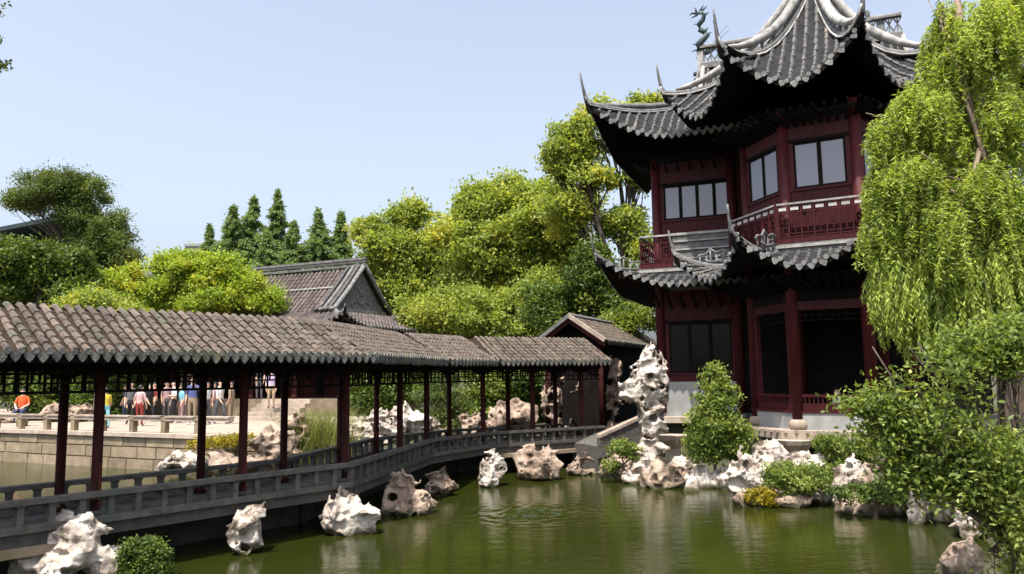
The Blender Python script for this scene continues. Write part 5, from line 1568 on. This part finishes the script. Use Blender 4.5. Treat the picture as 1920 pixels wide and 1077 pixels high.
# reeds behind the bridge
def reeds():
    rng = np.random.default_rng(420)
    c = P(597, 850, Y=24.6); t = thing('reed_clump', (c.x, c.y, .3), 'tall pale green reeds growing behind the bridge posts', 'reeds')
    n = 1500
    bx = c.x + rng.normal(size=n) * .42; by = c.y + rng.normal(size=n) * .35
    h = rng.uniform(.9, 2.0, n); lean = rng.normal(size=(n, 2)) * .22
    segs = []; tint = []
    V_ = []; Q_ = []; T_ = []
    w = .018
    for i in range(n):
        a = rng.uniform(0, 6.28); sx, sy = math.cos(a) * w, math.sin(a) * w
        b = len(V_)
        for k in range(4):
            u_ = k / 3; ww = 1 - u_ * .9
            x = bx[i] + lean[i, 0] * u_ * u_ * h[i] * 1.6; y = by[i] + lean[i, 1] * u_ * u_ * h[i] * 1.6; z = .25 + h[i] * u_ * (1 - .12 * u_)
            V_ += [(x - sx * ww, y - sy * ww, z), (x + sx * ww, y + sy * ww, z)]
        for k in range(3): Q_.append((b + 2 * k, b + 2 * k + 1, b + 2 * k + 3, b + 2 * k + 2))
        T_ += [float(np.clip(rng.normal(.45, .25), 0, 1))] * 8
    link('blades', np_mesh('blades', np.array(V_), np.array(Q_), M['leaf_reed'], False, np.array(T_)), t)
reeds()
shrub('pine_shrub', 'small layered garden pine behind the bridge, between tan rocks', (P(832, 815, Y=27.6).x, 27.6, .8), lob(27.6, (830, 715, 34, 14), (810, 742, 34, 14), (855, 752, 34, 13), (825, 775, 44, 13), (850, 795, 34, 12), (835, 695, 22, 12)), 'leaf_pine', 230, 40, .2, .14, .035, 430, gap=.0, young=.3)
for i, (px, py, rx, rz, Y, lf, lab) in enumerate(((700, 720, 40, 40, 31, 'leaf_dark', 'dark shrub in the shade against the hall wall'), (780, 700, 50, 40, 32, 'leaf_dark', 'dark leafy shrub behind the small garden pine'), (905, 730, 46, 44, 31, 'leaf_shrub', 'mid-green shrub behind the honeycombed tan rock'), (975, 705, 46, 36, 31, 'leaf_dark', 'dark shrub above the broad honeycombed rock'), (1010, 735, 30, 40, 32, 'leaf_shrub', 'green shrub beside the large brown rockery'), (1130, 690, 30, 20, 31, 'leaf_dark', 'dark shrub over the top of the brown rockery'))):
    shrub('shrub', lab, (P(px, 780, Y=Y).x, Y, .9), lob(Y, (px - rx * .4, py, rx * .7, rz), (px + rx * .4, py + 8, rx * .7, rz * .9), (px, py + rz * .8, rx, rz * .6)), lf, 220, 40, .28, .16, .08, 440 + i, gap=.1)
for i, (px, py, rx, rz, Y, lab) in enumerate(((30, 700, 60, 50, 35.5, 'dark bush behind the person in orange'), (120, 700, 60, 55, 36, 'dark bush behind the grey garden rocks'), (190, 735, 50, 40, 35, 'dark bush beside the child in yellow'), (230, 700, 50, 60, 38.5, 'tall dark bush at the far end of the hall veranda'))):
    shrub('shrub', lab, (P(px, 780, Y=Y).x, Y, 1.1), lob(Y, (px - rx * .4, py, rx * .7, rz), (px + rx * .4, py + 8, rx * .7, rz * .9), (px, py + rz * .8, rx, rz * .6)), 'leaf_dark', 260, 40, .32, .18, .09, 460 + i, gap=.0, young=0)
shrub('ground_plant', 'low yellow-green plants on the bank below the parapet', (P(420, 850, Y=23.3).x, 23.3, .3), lob(23.3, (400, 830, 50, 12), (450, 822, 30, 10), (368, 835, 18, 8)), 'leaf_yellow', 130, 24, .1, .08, .04, 470, gap=0, up=1.0)
# the tip of a bough that hangs into the top corner of the view
tb = P(-40, 60, Y=6.0)
shrub('overhanging_bough', 'leafy twigs of a bough hanging against the sky', tb, lob(6.0, (2, 20, 18, 18), (4, 118, 14, 10), (-30, 60, 20, 40)), 'leaf_dark', 26, 12, .035, .05, .022, 480, cat='bough', gap=0)
# ------------------------------------------------------------------ people
def body_mesh(pose):
    """one continuous body grown over a skeleton; returns a mesh with slots shirt, trousers, skin, shoes"""
    J = {}; Rr = {}; Ed = []
    def j(n, p, r_, par=None):
        J[n] = Vector(p); Rr[n] = r_
        if par: Ed.append((par, n))
    sit = pose == 'sit'
    j('pelvis', (0, 0, .92), .145)
    j('waist', (0, .0, 1.06), .13, 'pelvis'); j('chest', (0, .0, 1.27), .155, 'waist'); j('neck0', (0, .0, 1.41), .075, 'chest'); j('neck', (0, -.01, 1.47), .055, 'neck0')
    j('jaw', (0, -.03, 1.53), .078, 'neck'); j('head', (0, -.02, 1.61), .095, 'jaw'); j('crownp', (0, -.0, 1.67), .07, 'head')
    for s_, nm in ((-1, 'l'), (1, 'r')):
        j('sh' + nm, (s_ * .175, 0, 1.37), .062, 'neck0')
        if pose == 'stand': el, ha = (s_ * .215, .03, 1.09), (s_ * .20, -.07, .86)
        elif pose == 'bag': el, ha = (s_ * .24, .03, 1.10), ((s_ * .12, -.20, 1.12) if s_ > 0 else (s_ * .25, -.05, .86))
        elif pose == 'point': el, ha = ((s_ * .30, -.14, 1.22), (s_ * .26, -.36, 1.36)) if s_ > 0 else ((s_ * .24, .04, 1.1), (s_ * .22, -.08, .87))
        elif pose == 'walk': el, ha = (s_ * .23, .10 * s_, 1.10), (s_ * .22, .16 * s_ - .10, .90)
        else: el, ha = (s_ * .25, -.08, 1.12), (s_ * .14, -.30, 1.02)
        el, ha = Vector(el), Vector(ha)
        j('el' + nm, el, .043, 'sh' + nm); j('wr' + nm, ha, .030, 'el' + nm)
        d = (ha - el).normalized(); sd = Vector((0, 1, 0)) if abs(d.y) < .8 else Vector((1, 0, 0))
        j('pa' + nm, ha + d * .06, .032, 'wr' + nm)
        for k in range(4):
            o_ = sd * ((k - 1.5) * .018); ln = (.075, .085, .08, .062)[k]
            j('f%d%s' % (k, nm), ha + d * .09 + o_, .009, 'pa' + nm); j('g%d%s' % (k, nm), ha + d * (.09 + ln * .6) + o_ + Vector((-s_ * .008, 0, 0)), .0085, 'f%d%s' % (k, nm)); j('h%d%s' % (k, nm), ha + d * (.09 + ln) + o_ + Vector((-s_ * .02, 0, 0)), .0075, 'g%d%s' % (k, nm))
        j('t0' + nm, ha + d * .05 - sd * .035, .010, 'wr' + nm); j('t1' + nm, ha + d * .085 - sd * .048, .009, 't0' + nm)
        st_ = .0 if pose != 'walk' else .20 * s_
        if sit:
            j('hip' + nm, (s_ * .09, -.03, .88), .10, 'pelvis'); j('kn' + nm, (s_ * .12, -.45, .90), .065, 'hip' + nm); j('an' + nm, (s_ * .12, -.47, .50), .042, 'kn' + nm); j('to' + nm, (s_ * .13, -.62, .46), .036, 'an' + nm)
        else:
            j('hip' + nm, (s_ * .09, 0, .86), .105, 'pelvis'); j('kn' + nm, (s_ * .10, -st_ * .6 - .015, .48), .064, 'hip' + nm); j('an' + nm, (s_ * .10, -st_, .08), .042, 'kn' + nm); j('to' + nm, (s_ * .115, -st_ - .14, .035), .036, 'an' + nm)
    names = list(J)
    me = bpy.data.meshes.new('skeleton')
    me.from_pydata([J[n] for n in names], [(names.index(a), names.index(b)) for a, b in Ed], [])
    ob = bpy.data.objects.new('skeleton', me); col.objects.link(ob)
    sk = ob.modifiers.new('skin', 'SKIN'); ss = ob.modifiers.new('sub', 'SUBSURF'); ss.levels = 1; ss.render_levels = 1
    if not me.skin_vertices: me.skin_vertices.new()
    lay = me.skin_vertices[0].data
    for i, n in enumerate(names):
        r_ = Rr[n]
        fx = 1.25 if n in ('pelvis', 'chest', 'waist') else 1.0
        lay[i].radius = (r_ * fx, r_ * (.82 if fx > 1 else 1.0)); lay[i].use_root = (n == 'pelvis')
    dg = bpy.context.evaluated_depsgraph_get(); dg.update()
    out = bpy.data.meshes.new_from_object(ob.evaluated_get(dg))
    bpy.data.objects.remove(ob)
    out.name = 'person'
    for m_ in ('shirt', 'trousers', 'skin', 'shoes'): out.materials.append(M['skin'])
    reg = {}
    for a, b in Ed:
        if b in ('neck', 'jaw', 'head', 'crownp') or b[:2] in ('pa', 't0', 't1') or b[0] in 'fgh' and b[1].isdigit() or b[:2] == 'wr': reg[(a, b)] = 2
        elif b[:2] in ('kn', 'an') or b[:3] == 'hip': reg[(a, b)] = 1
        elif b[:2] == 'to': reg[(a, b)] = 3
        else: reg[(a, b)] = 0
    E_ = [(J[a], J[b], reg[(a, b)]) for a, b in Ed]
    for p in out.polygons:
        c = p.center; best = 9; mi = 0
        for a, b, r_ in E_:
            ab = b - a; t_ = max(0, min(1, (c - a).dot(ab) / ab.length_squared)); d = (a + ab * t_ - c).length
            if d < best: best = d; mi = r_
        if mi == 0 and c.z < .97: mi = 1
        p.material_index = mi
    out.shade_smooth()
    return out
PM = {k: body_mesh(k) for k in ('stand', 'bag', 'point', 'walk', 'sit')}
def hair_mesh(long_):
    mb = MB(); n = 12; rows_ = []
    for i in range(6):
        th = i / 5 * (1.75 if not long_ else 2.1)
        ring = []
        for k in range(n):
            a = 2 * math.pi * k / n
            back = max(0, math.sin(a))
            tt = th * (.62 + .38 * back) 
            r_ = math.sin(min(tt, 1.57)) if tt < 1.57 else 1.0
            z_ = math.cos(tt) if tt < 1.57 else -(tt - 1.57) * (1.8 if long_ else 1.2)
            ring.append(Vector((.098 * r_ * math.cos(a), -.005 + .108 * r_ * math.sin(a), 1.63 + .115 * z_)))
        rows_.append(ring + [ring[0]])
    mb.sheet(rows_)
    return mb.mesh('hair', M['hair'], True)
HM = {True: hair_mesh(True), False: hair_mesh(False)}
fm = MB()
for s_ in (-1, 1):
    fm.lathe((s_ * .034, -.106, 1.607), [(.004, -.007), (.011, 0), (.004, .007)], 6)
    fm.tube([(s_ * .02, -.112, 1.628), (s_ * .05, -.105, 1.63)], .004, 4)
fm.tube([(-.022, -.112, 1.545), (0, -.116, 1.543), (.022, -.112, 1.545)], .005, 4)
FM = fm.mesh('face', M['hair'])
nm_ = MB(); nm_.tube([(0, -.10, 1.615), (0, -.128, 1.578), (0, -.105, 1.57)], [.007, .013, .008], 6)
for s_ in (-1, 1): nm_.tube([(s_ * .094, -.01, 1.63), (s_ * .105, -.0, 1.60), (s_ * .094, -.015, 1.57)], [.008, .014, .008], 5)
NM = nm_.mesh('nose_and_ears', M['skin'], True)
cloth = {}
def cm_(c):
    if c not in cloth: cloth[c] = mat('cloth_%02d' % len(cloth), c, tuple(x * .8 for x in c), .85, 10, .2, 60)
    return cloth[c]
def person(at, yaw, pose, shirt, trousers, shoes, h, label, long_=False, group='people on the far terrace'):
    me = PM[pose]
    o = bpy.data.objects.new('person', me); col.objects.link(o)
    s_ = h / 1.72
    o.location = at; o.rotation_euler = (0, 0, yaw); o.scale = (s_, s_, s_)
    for i, m_ in enumerate((cm_(shirt), cm_(trousers), M['skin'], cm_(shoes))):
        o.material_slots[i].link = 'OBJECT'; o.material_slots[i].material = m_
    tag(o, label, 'person', group)
    for nm, m_ in (('hair', HM[long_]), ('face', FM), ('nose_and_ears', NM)):
        c = bpy.data.objects.new(nm, m_); col.objects.link(c); c.parent = o
    return o
WHT, BLK, GRY, PNK, BLU, TEA, TAN_, RED, YEL, NAVY, PUR = (.60, .59, .57), (.012, .012, .014), (.09, .09, .10), (.45, .29, .29), (.10, .12, .32), (.18, .42, .50), (.30, .23, .15), (.22, .03, .025), (.62, .5, .05), (.03, .04, .10), (.42, .33, .48)
def tpos(px, Y): 
    p = P(px, 740, Y=Y); return (p.x, p.y, TZ + .013)
PEOPLE = [(247, 31.5, .3, 'stand', GRY, BLK, BLK, 1.66, 'person in a dark grey top and black trousers at the edge of the crowd', False),
          (236, 32.5, -.4, 'stand', BLK, NAVY, BLK, 1.62, 'person in black top and navy trousers farthest back in the crowd', True),
          (262, 30.3, 2.9, 'bag', PNK, RED, TAN_, 1.58, 'person in a pale pink top and brick red trousers on the terrace', True),
          (281, 31.2, .5, 'walk', BLK, BLK, WHT, 1.64, 'person all in black walking with white shoes on the terrace', False),
          (295, 32.4, -.2, 'stand', RED, BLK, BLK, 1.6, 'person in a dark red top behind the walker in black', True),
          (310, 33.0, .2, 'stand', PNK, GRY, BLK, 1.66, 'person in a pink top and grey trousers beside the one in bright white', True),
          (329, 30.2, .1, 'bag', WHT, BLK, BLK, 1.68, 'person in a bright white shirt and black trousers on the terrace', False),
          (345, 31.6, -.5, 'stand', TEA, PNK, TAN_, 1.58, 'person in a turquoise top between the white and the blue shirts', True),
          (358, 30.0, .6, 'point', BLU, TAN_, WHT, 1.78, 'person in a blue shirt and tan trousers raising a hand', False),
          (393, 30.0, .2, 'stand', WHT, GRY, GRY, 1.7, 'person in a white top and grey trousers next to a bridge post', True),
          (404, 31.5, -.3, 'stand', PNK, GRY, BLK, 1.68, 'person in a pink shirt between the two white tops', False),
          (417, 29.6, .9, 'walk', WHT, GRY, GRY, 1.66, 'person in a loose white top striding in grey trousers', True),
          (440, 31.0, -.8, 'stand', TAN_, TAN_, BLK, 1.68, 'person in tan clothes beside the steps of the hall', False),
          (199, 28.6, -1.2, 'walk', YEL, TEA, RED, 1.48, 'child in a yellow top, teal trousers and red shoes by the parapet', True)]
prn = random.Random(9)
for px, Y, yaw, pose, sh, tr, so, h, lab, lg in PEOPLE:
    yaw += prn.uniform(-1.3, 1.3)
    if Y > 29: px += prn.uniform(-6, 6); Y += prn.uniform(-.8, 2.2); h *= prn.uniform(.94, 1.03)
    person(tpos(px, Y), yaw, pose, sh, tr, so, h, lab, lg)
q = P(508, 770, Y=32.2)
person((q.x, q.y, TZ + .50), .2, 'stand', PUR, TAN_, BLK, 1.66, 'person in a lilac shirt coming down the hall steps', False)
q = P(486, 740, Y=35.0)
person((q.x, q.y, 1.955), .2, 'stand', BLK, GRY, BLK, 1.7, 'person in black standing in the shade of the hall porch', False)
q = P(42, 770, Y=31.0)
person((q.x, q.y, TZ - .25), .25, 'sit', (.72, .09, .02), NAVY, BLK, 1.72, 'person in a bright orange-red top sitting on the terrace', False)
# visitor leaning at the pavilion bench rail
vb = hexv(1.62, 0).lerp(hexv(1.62, 1), .42)
person((vb.x, vb.y, ZF + .02 - .40), R(HA + 90) + 1.2, 'sit', (.50, .48, .56), BLK, BLK, 1.66, 'person in a pale shirt resting against the pavilion bench rail', False, None).rotation_euler = (R(16), R(24), R(HA + 90) + 2.2)
# low bench they sit on
bn = thing('stone_stool', (P(42, 770, Y=31.0).x, P(42, 770, Y=31.0).y, TZ), 'low stone stool under the person in orange', 'stool')
q = P(42, 770, Y=31.0)
MB().lathe((q.x, q.y + .02, TZ + .012), [(.16, 0), (.21, .12), (.21, .32), (.17, .42)], 12).build('seat', M['stone_tan'], bn, True)
for k in range(4):
    MB().lathe((q.x + .17 * math.cos(k * 1.57 + .7), q.y + .02 + .17 * math.sin(k * 1.57 + .7), TZ + .012), [(.035, -.005), (.04, .05), (.03, .06)], 8).build('foot', M['stone_tan'], bn, True)
